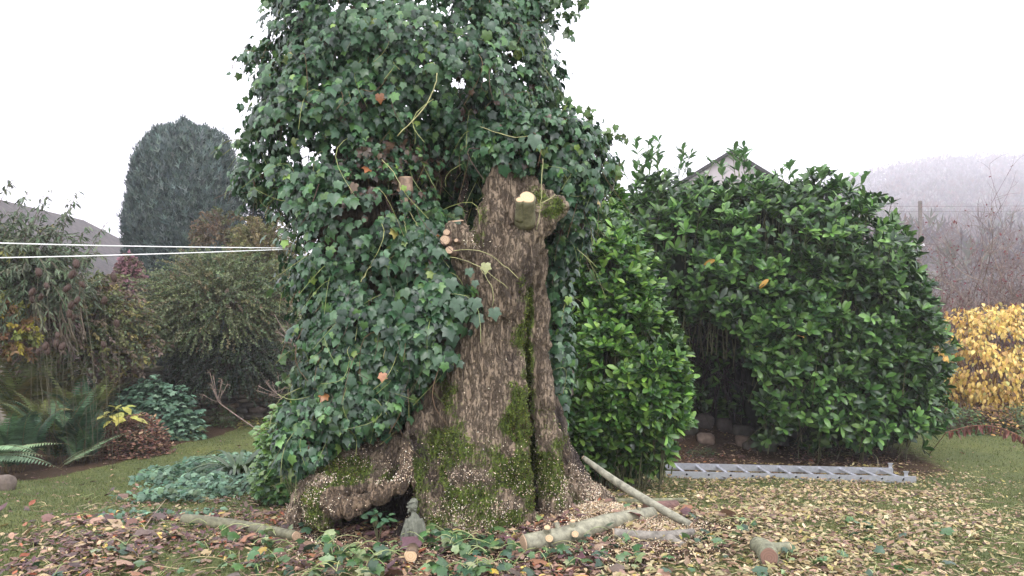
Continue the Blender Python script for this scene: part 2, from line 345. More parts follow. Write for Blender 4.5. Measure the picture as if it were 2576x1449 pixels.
def far_wood():
    n = 4200; y = 110+820*rng.random(n)**.8; x = y*rng.uniform(.14, .74, n); z = hillz(x, y); mb = MB()
    h = rng.uniform(7, 13, n); k = 26
    base = np.repeat(np.stack([x, y, z+h*.55], 1), k, 0); hh = np.repeat(h, k)
    d = rand_dirs(n*k); pts = base+d*hh[:, None]*np.array([.42, .42, .5]); cols = np.repeat(pal(n, [(.10, .075, .06), (.07, .08, .04), (.14, .08, .055), (.06, .05, .05)]), k, 0)
    mb.add(*scatter(SPRAY, pts, unit(d+np.array([0, 0, .6])), d+rand_dirs(n*k)*.5, rng.uniform(1.8, 3.6, n*k), cols))
    o = mb.build("wood", M_LEAF, kind='stuff'); tag(o, "misty brown woodland covering the distant hillside", "woodland")
far_wood()

# ------------------------------------------------------------------ houses
def quadmesh(pts, faces): return np.array(pts, float), [np.array(faces)]
h = thing("house", "lilac rendered gable end with dark roof edge rising behind the laurel hedge", "house", P(1840, 724, 30)*np.array([1, 1, 0])+np.array([0, 0, -.8]))
ap = P(1838, 388, 30); s_ = math.tan(R(31.5)); hw = 4.2; L = 9.0; ez = ap[2]-hw*s_; x0 = ap[0]
pts = [(x0-hw, 30, -.8), (x0+hw, 30, -.8), (x0+hw, 30, ez), (x0, 30, ap[2]), (x0-hw, 30, ez)]; pts += [(a, b_+L, c) for a, b_, c in pts]
V = np.array(pts); mk("wall", V, [np.array([(0, 1, 2, 3, 4), (9, 8, 7, 6, 5)]), np.array([(1, 6, 7, 2), (5, 0, 4, 9)])], M_RENDER, h, smooth=False, C=(1, 1, 1))
for sgn in (-1, 1):
    e = np.array([x0+sgn*(hw+.35), 0, ez-.35*s_+.02]); r_ = np.array([x0, 0, ap[2]+.02]); th = np.array([0, 0, .14]); q = []
    for yy in (29.8, 30+L+.2):
        for p_ in (e, r_, r_+th, e+th): q.append(p_+np.array([0, yy, 0]))
    mk("roof", np.array(q), [np.array([(0, 1, 2, 3), (7, 6, 5, 4), (0, 4, 5, 1), (1, 5, 6, 2), (2, 6, 7, 3), (3, 7, 4, 0)])], M_TILE, h, smooth=False)
# left house: hipped slate roof
A0 = P(0, 502, 20.7); B0 = P(211, 554, 27.); dr = unit(B0-A0); A1 = A0-dr*9; A1[2] = B0[2]; side = unit(np.cross(np.array([0, 0, 1.]), dr)); side[2] = 0
if side[1] > 0: side = -side
h = thing("house", "house with a mottled slate hipped roof behind the teasels on the left", "house", (B0[0]-5, B0[1]-3, -.8))
dr[2] = 0; ew = 4.2; dz = np.array([0, 0, -2.5]); E1 = A1+side*ew+dz; E2 = B0+side*ew+dz+dr*2.6; E3 = B0-side*ew+dz+dr*2.6; E4 = A1-side*ew+dz
mk("roof", np.array([A1, B0, E1, E2, E3, E4]), [np.array([(2, 3, 1, 0), (0, 1, 4, 5)]), np.array([(3, 4, 1), (5, 2, 0)])], M_TILE, h, smooth=False)
q = [E1-side*.3, E2-side*.3-dr*.3, E3+side*.3-dr*.3, E4+side*.3]; q = [p_+np.array([0, 0, -.02]) for p_ in q]; q = q+[np.array([p_[0], p_[1], -.9]) for p_ in q]
mk("wall", np.array(q), [np.array([(4, 5, 1, 0), (5, 6, 2, 1), (6, 7, 3, 2), (7, 4, 0, 3)])], M_STONE, h, C=(.3, .27, .22), smooth=False)
ap = P(425, 552, 33); x0 = ap[0]; hw = 4.0; s_ = math.tan(R(27)); ez = ap[2]-hw*s_
h = thing("house", "buff stone gable partly hidden by the dark clipped conifer", "house", (x0, 33, -.9))
pts = [(x0-hw, 33, -.9), (x0+hw, 33, -.9), (x0+hw, 33, ez), (x0, 33, ap[2]), (x0-hw, 33, ez)]; pts += [(a, b_+7, c) for a, b_, c in pts]
mk("wall", np.array(pts), [np.array([(0, 1, 2, 3, 4), (9, 8, 7, 6, 5)]), np.array([(1, 6, 7, 2), (5, 0, 4, 9)])], M_STONE, h, C=(.34, .30, .22), smooth=False)
for sgn in (-1, 1):
    e = np.array([x0+sgn*(hw+.2), 0, ez-.2*s_+.02]); r_ = np.array([x0, 0, ap[2]+.02]); th = np.array([0, 0, .1]); q = []
    for yy in (32.9, 40.1):
        for p_ in (e, r_, r_+th, e+th): q.append(p_+np.array([0, yy, 0]))
    mk("roof", np.array(q), [np.array([(0, 1, 2, 3), (7, 6, 5, 4), (0, 4, 5, 1), (1, 5, 6, 2), (2, 6, 7, 3), (3, 7, 4, 0)])], M_TILE, h, smooth=False)

# ------------------------------------------------------------------ dry-stone wall on the left
def stone(c, s, seed, n=(14, 9)):
    V, Fs = blob_core((0, 0, 0), s, 3.2, 1., .16, 1.6, seed, *n); return V+np.array(c), Fs
def stonewall():
    a = P(262, 1050, 13.1); b_ = P(860, 1050, 14.6); L = np.linalg.norm((b_-a)[:2]); d = (b_-a)/L; d[2] = 0; yaw = math.atan2(d[1], d[0])
    root = thing("stone_wall", "dark dry-stone garden wall half hidden beneath the arching shrub", "wall", (a+b_)/2*np.array([1, 1, 0])+np.array([0, 0, -.8]))
    mb = MB(); z = -.85; row = 0; cR, sR = math.cos(yaw), math.sin(yaw); seed = 0
    top = mb
    while z < .18:
        hgt = rng.uniform(.07, .13); x = -rng.uniform(0, .3)
        while x < L:
            wd = rng.uniform(.14, .42); seed += 1
            V, Fs = stone((0, 0, 0), (wd*.52, .2, hgt*.54), seed, (12, 7)); V = V+np.array([x+wd/2, rng.uniform(-.03, .03), z+hgt/2])
            V = np.stack([V[:, 0]*cR-V[:, 1]*sR, V[:, 0]*sR+V[:, 1]*cR, V[:, 2]], 1)+np.array([a[0], a[1], 0])
            mb.add(V, Fs, pal(1, [(.13, .11, .085), (.18, .15, .12), (.10, .09, .08), (.15, .12, .08)])[0]); x += wd+.01
        z += hgt*.93; row += 1
    mb.build("stonework", M_STONE, root)
    cp = P(312, 888, 12.9); V, Fs = stone(cp, (.2, .16, .055), 77); mk("cap_stone", V, Fs, M_STONE, root, C=(.33, .29, .25))
stonewall()

# ------------------------------------------------------------------ the old tree
def tree():
    global TREE
    root = thing("old_tree", "old pollarded tree with fluted mossy trunk, sawn-off limbs and an arched root", "tree", (P(1200, 1350, 5.2)[0], 5.2, 0)); TREE = root
    T = [
     [(1205, 1440, 5.3, 150), (1200, 1330, 5.28, 140), (1200, 1200, 5.27, 122), (1203, 1060, 5.27, 100), (1212, 900, 5.27, 78), (1222, 780, 5.27, 70), (1238, 680, 5.27, 62), (1250, 620, 5.3, 50)],
     [(1235, 720, 5.3, 58), (1240, 610, 5.3, 58), (1256, 510, 5.34, 54), (1276, 420, 5.38, 41)],
     [(1245, 790, 5.22, 58), (1285, 680, 5.16, 58), (1325, 600, 5.15, 53), (1368, 548, 5.13, 42), (1396, 520, 5.13, 34)],
     [(1340, 640, 5.25, 36), (1345, 560, 5.28, 38), (1345, 500, 5.32, 38), (1335, 450, 5.40, 28)],
     [(1312, 1420, 5.14, 46), (1306, 1250, 5.12, 36), (1300, 1060, 5.14, 33), (1298, 930, 5.19, 27), (1310, 790, 5.25, 21), (1328, 660, 5.27, 22)],
     [(1262, 1420, 5.06, 44), (1255, 1250, 5.1, 34), (1248, 1080, 5.12, 30), (1246, 900, 5.15, 26)],
     [(1428, 1400, 5.3, 66), (1402, 1260, 5.32, 45), (1380, 1120, 5.36, 39), (1362, 980, 5.40, 35), (1350, 850, 5.44, 34), (1342, 720, 5.42, 38), (1350, 620, 5.36, 34)],
     [(1560, 1370, 5.5, 52), (1500, 1290, 5.5, 62), (1440, 1210, 5.56, 50), (1400, 1120, 5.6, 44), (1375, 1000, 5.6, 36)],
     [(1345, 1400, 5.75, 80), (1340, 1100, 5.75, 60), (1335, 800, 5.6, 40)],
     [(1125, 1420, 5.25, 66), (1108, 1290, 5.25, 58), (1098, 1180, 5.32, 66), (1110, 1060, 5.4, 72), (1140, 930, 5.45, 66), (1165, 800, 5.45, 58), (1182, 700, 5.42, 46)],
     [(1180, 1440, 5.0, 55), (1165, 1330, 5.05, 50), (1160, 1180, 5.15, 44), (1175, 1020, 5.2, 38), (1190, 880, 5.23, 30)],
     [(1105, 1430, 5.0, 44), (1092, 1340, 5.05, 36), (1070, 1240, 5.12, 34), (1060, 1140, 5.2, 38), (1075, 1040, 5.3, 44)],
     [(1200, 740, 5.3, 46), (1178, 670, 5.18, 42), (1160, 610, 5.08, 38), (1148, 562, 5.06, 25)],
     [(1190, 700, 5.3, 36), (1192, 620, 5.28, 30), (1215, 570, 5.3, 24)],
     [(870, 1360, 5.75, 120), (890, 1200, 5.8, 130), (900, 1000, 5.85, 125), (900, 750, 5.9, 110), (915, 480, 5.9, 95), (950, 250, 5.9, 70), (985, 60, 5.9, 45)],
     [(1080, 1300, 5.75, 90), (1060, 1150, 5.75, 90), (1020, 1000, 5.75, 90), (1000, 850, 5.8, 80), (1010, 650, 5.85, 50), (1090, 480, 6.0, 26), (1150, 300, 6.0, 18)],
     [(745, 1320, 5.35, 42), (800, 1250, 5.3, 62), (870, 1205, 5.3, 72), (950, 1180, 5.36, 74), (1030, 1110, 5.42, 60)],
     [(795, 1330, 5.05, 40), (815, 1250, 5.08, 54), (860, 1220, 5.12, 48), (930, 1215, 5.12, 40), (985, 1190, 5.15, 34)],
     [(1022, 1050, 5.22, 14), (1022, 1110, 5.08, 16), (1022, 1160, 4.98, 17), (1015, 1200, 4.93, 23), (990, 1230, 4.91, 25), (945, 1252, 4.90, 27), (900, 1270, 4.90, 30), (862, 1276, 4.93, 34), (836, 1262, 5.0, 30)],
     [(1058, 1230, 5.25, 16), (1030, 1300, 5.15, 16), (985, 1385, 5.05, 20)],
     [(1030, 1170, 5.02, 12), (1042, 1220, 5.0, 11), (1052, 1290, 5.02, 12), (1070, 1360, 5.02, 16)],
     [(1168, 415, 5.75, 9), (1172, 470, 5.6, 11), (1160, 520, 5.5, 12), (1165, 580, 5.4, 13), (1185, 640, 5.35, 14)],
    ]
    mb = MB()
    for path in T:
        a = np.array([np.append(P(u, v, D), r*D/F) for u, v, D, r in path]); c = catmull(a, 6); mb.add(*tube(c[:, :3], c[:, 3], 14))
    for (u, v, D, r) in [(1400, 520, 5.12, 33), (1372, 505, 5.2, 36), (1318, 545, 5.1, 28), (1150, 600, 5.06, 32), (962, 1228, 4.93, 30), (1120, 1390, 5.02, 60), (1230, 1400, 4.98, 70), (1490, 1350, 5.35, 70)]:
        r_ = r*D/F; V, Fs = blob_core(P(u, v, D), (r_, r_, r_), 2, 1., .12, 2, u, 20, 14)
        n = len(V); V = np.vstack([V, V[:20].mean(0), V[-20:].mean(0)]); j = np.arange(20)
        mb.add(V, [Fs[0], np.stack([np.full(20, n), j, (j+1) % 20], 1), np.stack([np.full(20, n+1), n-20+(j+1) % 20, n-20+j], 1)])
    V, Fs, C = mb.arr(); me = mesh_from("tmp", V, Fs); o = bpy.data.objects.new("tmp", me); col.objects.link(o)
    m = o.modifiers.new("r", 'REMESH'); m.mode = 'VOXEL'; m.voxel_size = .011
    m2 = o.modifiers.new("s", 'SMOOTH'); m2.iterations = 4; m2.factor = .5
    dg = bpy.context.evaluated_depsgraph_get(); me2 = bpy.data.meshes.new_from_object(o.evaluated_get(dg)); bpy.data.objects.remove(o)
    n = len(me2.vertices); V = np.empty(n*3); me2.vertices.foreach_get('co', V); V = V.reshape(-1, 3)
    Nn = np.empty(n*3); me2.vertices.foreach_get('normal', Nn); Nn = Nn.reshape(-1, 3); Nn = unit(Nn)
    u, v = proj(V)
    big = fbm(V*np.array([5, 5, 1.6])+3, 3)-.5; rid = np.abs(vnoise(V*np.array([26, 26, 7])+vnoise(V*4)[:, None]*2)-.5)*2
    rid2 = np.abs(vnoise(V*np.array([55, 55, 17])+9)-.5)*2; fine = vnoise(V*90)-.5; fur = 1-np.abs(vnoise(V*np.array([15, 15, 2.6])+fbm(V*5, 2)[:, None]*1.6+40)-.5)*2.6
    bare = np.zeros(n); arch = [(1022, 1130), (1018, 1195), (990, 1232), (945, 1258), (900, 1274), (862, 1275), (840, 1262)]
    for (a_, b_) in zip(arch[:-1], arch[1:]):
        a_ = np.array(a_, float); b_ = np.array(b_, float); q = np.stack([u, v], 1); tt = np.clip(((q-a_)@(b_-a_))/((b_-a_)@(b_-a_)), 0, 1)
        dd = np.linalg.norm(q-(a_+tt[:, None]*(b_-a_)), axis=1); bare = np.maximum(bare, np.clip((44-dd)/12, 0, 1))
    bare *= (V[:, 1] < 5.0+.03)*(v > 1110)
    V = V+Nn*((.06*big+.024*(rid-.4)-.03*np.clip(fur, 0, 1)**2)*(1-.3*bare)+.015*(rid2-.4)+bare*(.012*(fbm(V*11+2, 3)-.5)+.007*np.sin(u*.16+v*.05+6*vnoise(V*9)))+.004*fine)[:, None]
    # where moss grows
    def gb(cu, cv, su, sv): return np.exp(-((u-cu)/su)**2-((v-cv)/sv)**2)
    nz = fbm(V*6+5, 4)
    moss = 1.5*gb(1305, 1060, 27, 260)*(v > 700)+.7*gb(1328, 800, 16, 160)+.9*gb(1300, 1180, 60, 130)+.75*gb(1390, 1180, 60, 150)+.8*gb(1130, 1020, 50, 90)+.7*gb(1140, 1200, 110, 110)+.9*gb(1385, 520, 42, 42)+.5*gb(1200, 560, 30, 90)+.6*gb(1330, 470, 40, 50)
    moss += .95*gb(880, 1190, 110, 60)*(1-bare)+.7*gb(800, 1270, 45, 80)+.5*np.clip((v-1190)/180, 0, 1)*(1-bare)+.4*gb(1040, 1130, 25, 70)
    moss *= np.clip((nz-.30)*3.4, 0.15, 1.25); moss = np.where(bare > .4, moss*.25, moss)
    damp_shade = .8*gb(1170, 760, 60, 100)+.8*gb(1310, 700, 50, 60)+.7*gb(1060, 1180, 70, 120)+.9*gb(1285, 900, 14, 50)+.8*gb(1222, 640, 22, 60)+.12+.9*((V[:, 1] > 5.5))+.6*gb(970, 1150, 100, 60)-.5*gb(1210, 860, 60, 200)-.5*gb(1275, 480, 45, 80)  # wet patches; the trunk's rear is also darkened as painted shade
    damp_shade = np.clip(damp_shade*np.clip((fbm(V*7+11, 4)-.25)*2.2, 0, 1.2), 0, .9)*(1-bare)
    inner = (v > 1250) & (u > 860) & (u < 1060) & (V[:, 1] > 5.0); damp_shade = np.where(inner, .9, damp_shade)  # shade of the cavity under the root, painted into the bark
    me2.vertices.foreach_set('co', (V-np.array(root.location)).ravel()); at = me2.attributes.new('col', 'FLOAT_COLOR', 'POINT')
    at.data.foreach_set('color', np.stack([np.clip(moss, 0, 1), damp_shade, bare, np.ones(n)], 1).astype(np.float32).ravel())
    me2.polygons.foreach_set('use_smooth', np.ones(len(me2.polygons), bool)); me2.materials.clear(); me2.materials.append(M_BARK); me2.update()
    to = bpy.data.objects.new("trunk", me2); col.objects.link(to); to.parent = root
    # tufts of moss standing off the bark
    pr = np.clip(moss-.35, 0, 1)*(V[:, 1] < 5.6); pr /= pr.sum(); k = rng.choice(n, 26000, p=pr); pt = V[k]+Nn[k]*.002
    d = unit(Nn[k]+rand_dirs(len(k))*.8+np.array([0, 0, .2])); V3, F3, C3 = scatter(DIAMOND, pt, d, rand_dirs(len(k)), rng.uniform(.008, .02, len(k)), pal(len(k), [(.075, .10, .018), (.13, .165, .03), (.18, .22, .04), (.05, .045, .02), (.09, .065, .035)]))
    mo = mk("moss", V3, F3, M_LEAF, to, C=C3); mo['kind'] = 'stuff'
    return V, Nn, u, v, n
TV, TN, TU, TVV, TNn = tree()
def disc(name, c, nrm, r, m, parent, squash=1.0, depth=.006):
    """sawn face: a shallow puck with growth rings, in its own frame"""
    k = 26; a = np.arange(k)/k*2*math.pi; rr = r*(1+.06*np.sin(2*a+r*90)+.03*np.sin(5*a))
    o1 = np.stack([np.cos(a)*rr, np.sin(a)*rr*squash, a*0], 1); o2 = o1*.97+np.array([0, 0, depth]); o3 = o1*.5+np.array([0, 0, depth*1.1])
    V = np.vstack([o1, o2, o3, [[0, 0, depth*1.1]]]); j = np.arange(k); q = np.concatenate([np.stack([s*k+j, s*k+(j+1) % k, (s+1)*k+(j+1) % k, (s+1)*k+j], 1) for s in (0, 1)])
    me = mesh_from(name, V, [q, np.stack([2*k+j, 2*k+(j+1) % k, np.full(k, 3*k)], 1)], None, False); o = bpy.data.objects.new(name, me); col.objects.link(o)
    me.materials.append(m); q_ = Vector(nrm).normalized().to_track_quat('Z', 'Y'); o.rotation_mode = 'QUATERNION'; o.rotation_quaternion = q_
    o.parent = parent; o.location = tuple(np.array(c, float)-(wloc(parent) if parent else 0)); return o
def stub(c, d, r, L, parent, m_cut, barkc, name="limb_stub", flare=1.25, sq=1.0):
    c = np.array(c, float); d = unit(np.array(d, float)); t_ = np.linspace(-.3, 1, 8)[:, None]
    rad = r*(1+(flare-1)*np.linspace(1, 0, 8)**2); mb = MB(); mb.add(*tube(c+d*L*t_, rad, 18, True, .06), barkc)
    s_ = mb.build(name, M_LOG, parent); disc("cut_face", c+d*L, d, r*.88, m_cut, s_, sq); return s_
OL = (.16, .15, .09)
stub(P(1322, 545, 5.02), (.06, -.85, .75), .052, .16, TREE, M_CUT, OL, flare=1.35)
stub(P(1308, 540, 4.97), (-.02, -.85, .75), .024, .12, TREE, M_CUT, OL, flare=1.5)
stub(P(1020, 474, 5.15), (.0, -.12, 1), .048, .07, TREE, M_CUTP, (.26, .18, .13), flare=1.05)
for (u, v, r) in [(1126, 590, .022), (1122, 609, .034), (1133, 634, .027), (1150, 610, .013)]:
    stub(P(u+6, v, 5.02), (-.25, -.9, .15), r, .06, TREE, M_CUTP, (.15, .10, .075), flare=1.1)
# flat sawn tops
disc("cut_face", P(1147, 557, 5.06), (-.1, -.12, 1), .055, M_CUTP, TREE, .8)
disc("cut_face", P(1277, 418, 5.38), (0, -.03, 1), .10, M_CUTP, TREE, .9)

# sawdust caught on the bark and heaped at the foot
def sawdust():
    mb = MB()
    pr = (np.clip((TVV-1060)/220, 0, 1)**1.3*(TV[:, 1] < 5.6)*np.clip(TN[:, 2]+.75, .05, 1.6)*(TN[:, 1] < .6)*np.where((TU > 840) & (TU < 1060) & (TVV > 1215), .08, 1)
          + 2.2*np.exp(-((TU-1480)/60)**2-((TVV-1265)/50)**2)+.8*np.exp(-((TU-1195)/40)**2-((TVV-605)/22)**2)+.25*np.exp(-((TU-1175)/22)**2-((TVV-540)/60)**2)+.02*np.exp(-((TU-1200)/200)**2-((TVV-950)/150)**2))
    pr *= np.clip((fbm(TV*9, 3)-.35)*5, .02, 1.5); pr /= pr.sum(); k = rng.choice(len(TV), 18000, p=pr)
    mb.add(*scatter(DIAMOND, TV[k]+TN[k]*.007, rand_dirs(len(k)), TN[k]+rand_dirs(len(k))*.6, rng.uniform(.004, .0105, len(k)), pal(len(k), [(.62, .50, .36), (.75, .66, .52), (.45, .33, .22)]), 1.5))
    n = 22000; x = rng.normal(.55, .3, n); y = rng.normal(5.1, .22, n); m = (rng.random(n) < .3); x[m] = rng.uniform(-1.3, 1.2, m.sum()); y[m] = rng.uniform(4.3, 5.3, m.sum())
    p = np.stack([x, y, gz(x, y)+rng.uniform(.004, .03, n)], 1)
    mb.add(*scatter(DIAMOND, p, rand_dirs(n), np.array([0, 0, 1])+rand_dirs(n)*.7, rng.uniform(.005, .013, n), pal(n, [(.62, .50, .34), (.74, .63, .48), (.5, .36, .22)]), 1.4))
    o = mb.build("sawdust", M_CHIP, kind='stuff'); tag(o, "pale sawdust and wood chips scattered over the tree foot", "sawdust")
sawdust()

# ------------------------------------------------------------------ ivy
VIS = [(1195, 445), (1312, 428), (1335, 475), (1420, 490), (1418, 570), (1372, 650), (1368, 900), (1445, 1230), (1500, 1400), (840, 1400), (800, 1180), (850, 1105), (1000, 1085), (1085, 960), (1160, 880), (1180, 815), (1235, 790), (1160, 700), (1108, 620), (1100, 570), (1150, 540)]
HOLE = [(1085, 440), (1165, 415), (1200, 430), (1190, 600), (1130, 545), (1085, 520)]
IVB = [(1350, 490, 6.3, 110, 90, .15, .4), (1010, 140, 5.7, 300, 270, .75, 1.3), (860, 300, 5.6, 220, 200, .6, 1), (1270, 150, 5.8, 115, 260, .4, .75), (920, 560, 5.5, 215, 220, .55, 1), (1330, 365, 5.5, 170, 68, .34, .6),
       (1440, 420, 5.6, 88, 105, .32, .5), (940, 800, 5.45, 175, 230, .45, 1), (1085, 800, 5.22, 110, 120, .28, .4), (900, 975, 5.4, 130, 125, .4, .55), (1402, 830, 5.75, 30, 330, .15, .5),
       (665, 440, 5.9, 62, 60, .28, .2), (1140, 480, 6.35, 130, 130, .2, .7), (1425, 545, 5.7, 55, 85, .25, .25), (790, 1090, 5.35, 75, 100, .28, .35), (1060, 620, 5.3, 90, 95, .28, .4)]
def ivy():
    root = thing("ivy", "dense dark green ivy smothering the old tree and spilling over its sawn limbs", "ivy", (P(950, 1300, 5.4)[0], 5.4, 0))
    O = []; Nr = []; lay = []
    for k, (u, v, D, ru, rv, rd, wt) in enumerate(IVB):
        c = P(u, v, D); Rr = np.array([ru*D/F, rd, rv*D/F]); n = int(9000*wt)
        for (r0, r1, fr, L) in ((.9, 1.04, .6, 0), (.72, .92, .4, 1)):
            p, nn = surf(int(n*fr), c, Rr, 2.2, r0, r1, .42, 4.2, k*3.1, .4, -1); O.append(p); Nr.append(nn); lay.append(np.full(len(p), L))
    O = np.concatenate(O); Nr = np.concatenate(Nr); lay = np.concatenate(lay); keep = np.ones(len(O), bool)
    for (u, v, D, ru, rv, rd, wt) in IVB:
        c = P(u, v, D); q = (O-c)/np.array([ru*D/F, rd, rv*D/F]); keep &= np.sum(q*q, 1) > .42
    u, v = proj(O); g = fbm(O*3.3+2, 3); keep &= ~(inpoly(u, v, VIS) & (O[:, 1] < 5.75)); keep &= ~(inpoly(u, v, HOLE) & (O[:, 1] < 6.0))
    keep &= (g > .44) | (rng.random(len(O)) < .1) | (O[:, 1] > 6.1); O = O[keep]; Nr = Nr[keep]; lay = lay[keep]; n = len(O)
    nn = unit(Nr*.9+np.array([0, -.15, .55])+rand_dirs(n)*.55); d = unit(np.array([0, 0, -1.])+Nr*.35+rand_dirs(n)*.6)
    sz = rng.uniform(.030, .072, n)*np.where(rng.random(n) < .12, 1.3, 1)*np.where((v[keep] > 620) & (v[keep] < 900) & (u[keep] > 960), 1.2, 1); g2 = fbm(O*2.2+31, 3)
    c = pal(n, [(.038, .090, .042), (.064, .135, .060), (.02, .048, .026), (.10, .19, .06), (.17, .25, .06)], [5, 4.5, 3, 1.3, .25], .38)
    br = (lay == 1) & (rng.random(n) < .05); c[br] = pal(br.sum(), [(.10, .055, .035), (.07, .04, .03)])
    tb_ = ((u[keep]-995)/150)**2+((v[keep]-430)/85)**2 < 1; q_ = tb_ & (rng.random(n) < .32); c[q_] = pal(q_.sum(), [(.07, .045, .03), (.05, .035, .025), (.11, .075, .045)]); sz[tb_] *= .75
    st = rng.random(n) < .0025; c[st] = pal(st.sum(), [(.45, .33, .06), (.30, .12, .05), (.42, .36, .10)])
    lo = v[keep] > 1000; c[lo & (rng.random(n) < .2)] *= 1.6
    mb = MB(); mb.add(*scatter(IVY, O+Nr*rng.uniform(-.03, .05, n)[:, None], d, nn, sz, c)); fo = mb
    # shoots: woody stems, green curling stalks
    fr = O[(lay == 0)]; fn = Nr[lay == 0]; k = rng.choice(len(fr), 900, replace=False); K = 7; t_ = np.linspace(0, 1, K)[None, :, None]
    L = rng.uniform(.08, .35, 900)[:, None, None]; dd = unit(rand_dirs(900)*.8+fn[k]*.4+np.array([0, 0, -.3]))[:, None]; sd = rand_dirs(900)[:, None]
    pth = fr[k][:, None]+dd*L*t_+sd*L*.35*np.sin(t_*math.pi)+np.array([0, 0, -.12])*t_**2
    V, Fs, pk = tubes(pth, np.linspace(.0022, .0012, K)[None]*rng.uniform(.7, 1.5, 900)[:, None], 4); mb = MB()
    mb.add(V, Fs, np.repeat(pal(900, [(.22, .25, .09), (.30, .32, .13), (.14, .09, .05), (.09, .06, .045)], [3, 2, 3, 3]), pk, 0))
    # sprays poking out against the sky
    mb2 = MB()
    def shoot(p0, d0, L, curl, nl, s=.07, cc=None, own=True):
        t1 = np.linspace(0, 1, 12)[:, None]; pth = np.array(p0)+np.array(d0)*L*t1+np.array(curl)*L*t1**2; mb.add(*tube(pth, np.linspace(.004, .0015, 12), 5), (.16, .17, .07))
        tt = rng.uniform(.12, 1, nl); q = np.stack([np.interp(tt, t1[:, 0], pth[:, a]) for a in range(3)], 1)+rand_dirs(nl)*.03
        m3 = MB(); m3.add(*scatter(IVY, q, unit(np.array([0, 0, -.8])+rand_dirs(nl)*.7), rand_dirs(nl)+np.array([0, -.5, .4]), rng.uniform(.6, 1.1, nl)*s, pal(nl, cc or [(.05, .10, .05), (.09, .15, .06)]))); m3.build('trailing_shoot', M_IVY, root) if own else fo.add(*m3.arr())
    for (u, v, D, dx, dz, L, n_) in [(1360, 60, 5.6, .8, .5, .35, 22), (1380, 20, 5.6, .6, .7, .3, 20), (1340, 10, 5.5, .9, .3, .4, 22), (1390, 0, 5.6, 1, .2, .25, 12), (1300, 60, 5.6, .3, .9, .3, 16), (1370, 210, 5.6, .5, -.8, .35, 26), (1350, 150, 5.5, .6, -.6, .35, 26),
                 (720, 130, 5.5, -.9, .2, .3, 20), (690, 180, 5.5, -.7, -.5, .3, 22), (670, 230, 5.5, -.5, -.9, .3, 22), (720, 40, 5.5, -.5, .8, .25, 14), (720, 10, 5.5, -.5, .6, .2, 12), (640, 420, 5.8, -.8, -.2, .2, 14), (650, 460, 5.8, -.6, -.7, .25, 16),
                 (1470, 330, 5.5, .2, 1, .28, 12), (1505, 380, 5.5, .4, 1, .28, 14), (1450, 320, 5.5, -.1, 1, .22, 10), (1510, 420, 5.5, .9, .1, .2, 12), (880, 10, 5.4, -.2, 1, .2, 10), (1000, -40, 5.4, .2, 1, .3, 20), (1120, -30, 5.4, -.1, 1, .3, 20)]:
        shoot(P(u, v, D), (dx, -.1, dz), L, (0, 0, -.35), n_, .065, [(.12, .19, .06), (.09, .16, .05)] if u > 1440 else None)
    kk = rng.choice(len(fr), 400, replace=False); kk = [q for q in kk if abs(fn[q][0]) > .75 or fn[q][2] > .6][:46]
    for q in kk:
        if fr[q][1] < 6.1 and fr[q][2] > .8: shoot(fr[q], (fn[q][0]*.8, -.1, max(fn[q][2], .1)), rng.uniform(.14, .3), (0, 0, -.5), rng.integers(8, 15), .06, own=False)
    for (a0, a1, bend, r) in [(P(1000, 345, 4.85), P(1095, 190, 4.9), (.05, 0, .02), .0045), (P(1115, 640, 4.98), P(1315, 710, 4.95), (.02, -.05, .07), .003), (P(1118, 648, 4.98), P(1270, 722, 4.95), (.0, -.05, .04), .0028), (P(1210, 680, 4.95), P(1238, 775, 4.98), (.03, -.03, .0), .0028),
                              (P(1365, 400, 5.0), P(1352, 580, 5.0), (.01, -.03, 0), .003), (P(1345, 520, 5.0), P(1392, 490, 5.0), (.0, -.02, -.01), .004), (P(960, 400, 4.95), P(1010, 500, 4.95), (.03, -.02, 0), .003), (P(1210, 320, 5.1), P(1330, 350, 5.0), (0, 0, -.01), .003),
                              (P(910, 710, 4.95), P(945, 665, 4.98), (-.02, 0, 0), .003), (P(1025, 530, 5.0), P(1010, 590, 4.98), (-.01, 0, 0), .0025), (P(1026, 530, 5.0), P(1036, 572, 4.98), (.005, 0, 0), .0025), (P(940, 830, 5), P(970, 900, 5), (.03, 0, 0), .003)]:
        t1 = np.linspace(0, 1, 14)[:, None]; mb.add(*tube(a0+(a1-a0)*t1+np.array(bend)*np.sin(t1*math.pi)*1.1+np.cumsum(rng.normal(0, .0035, (14, 3)), 0), r*.8, 6), (.34, .33, .16))
    for u, v, s in [(1222, 676, .07), (1150, 765, .10), (1195, 765, .095), (1200, 805, .09), (1242, 790, .085), (1160, 790, .09), (1135, 715, .085), (1120, 745, .09), (1180, 690, .06), (1195, 720, .05), (1100, 640, .07), (965, 952, .06), (1345, 352, .1)]:
        cc_ = (.34, .36, .16) if u == 1222 else (.42, .20, .11) if u == 965 else (.05, .10, .055)
        mb2.add(*scatter(IVY, P(u, v-14, 4.97)[None]+np.array([[0, -.03 if u < 1200 else .02, 0]]), np.array([[rng.uniform(-.3, .3), -.25, -1.]]), np.array([[0, -.8, .6]]), s, [cc_]))
    mb.build("stem", M_TWIG, root); fo.add(*mb2.arr()); fo.build("foliage", M_IVY, root)
ivy()

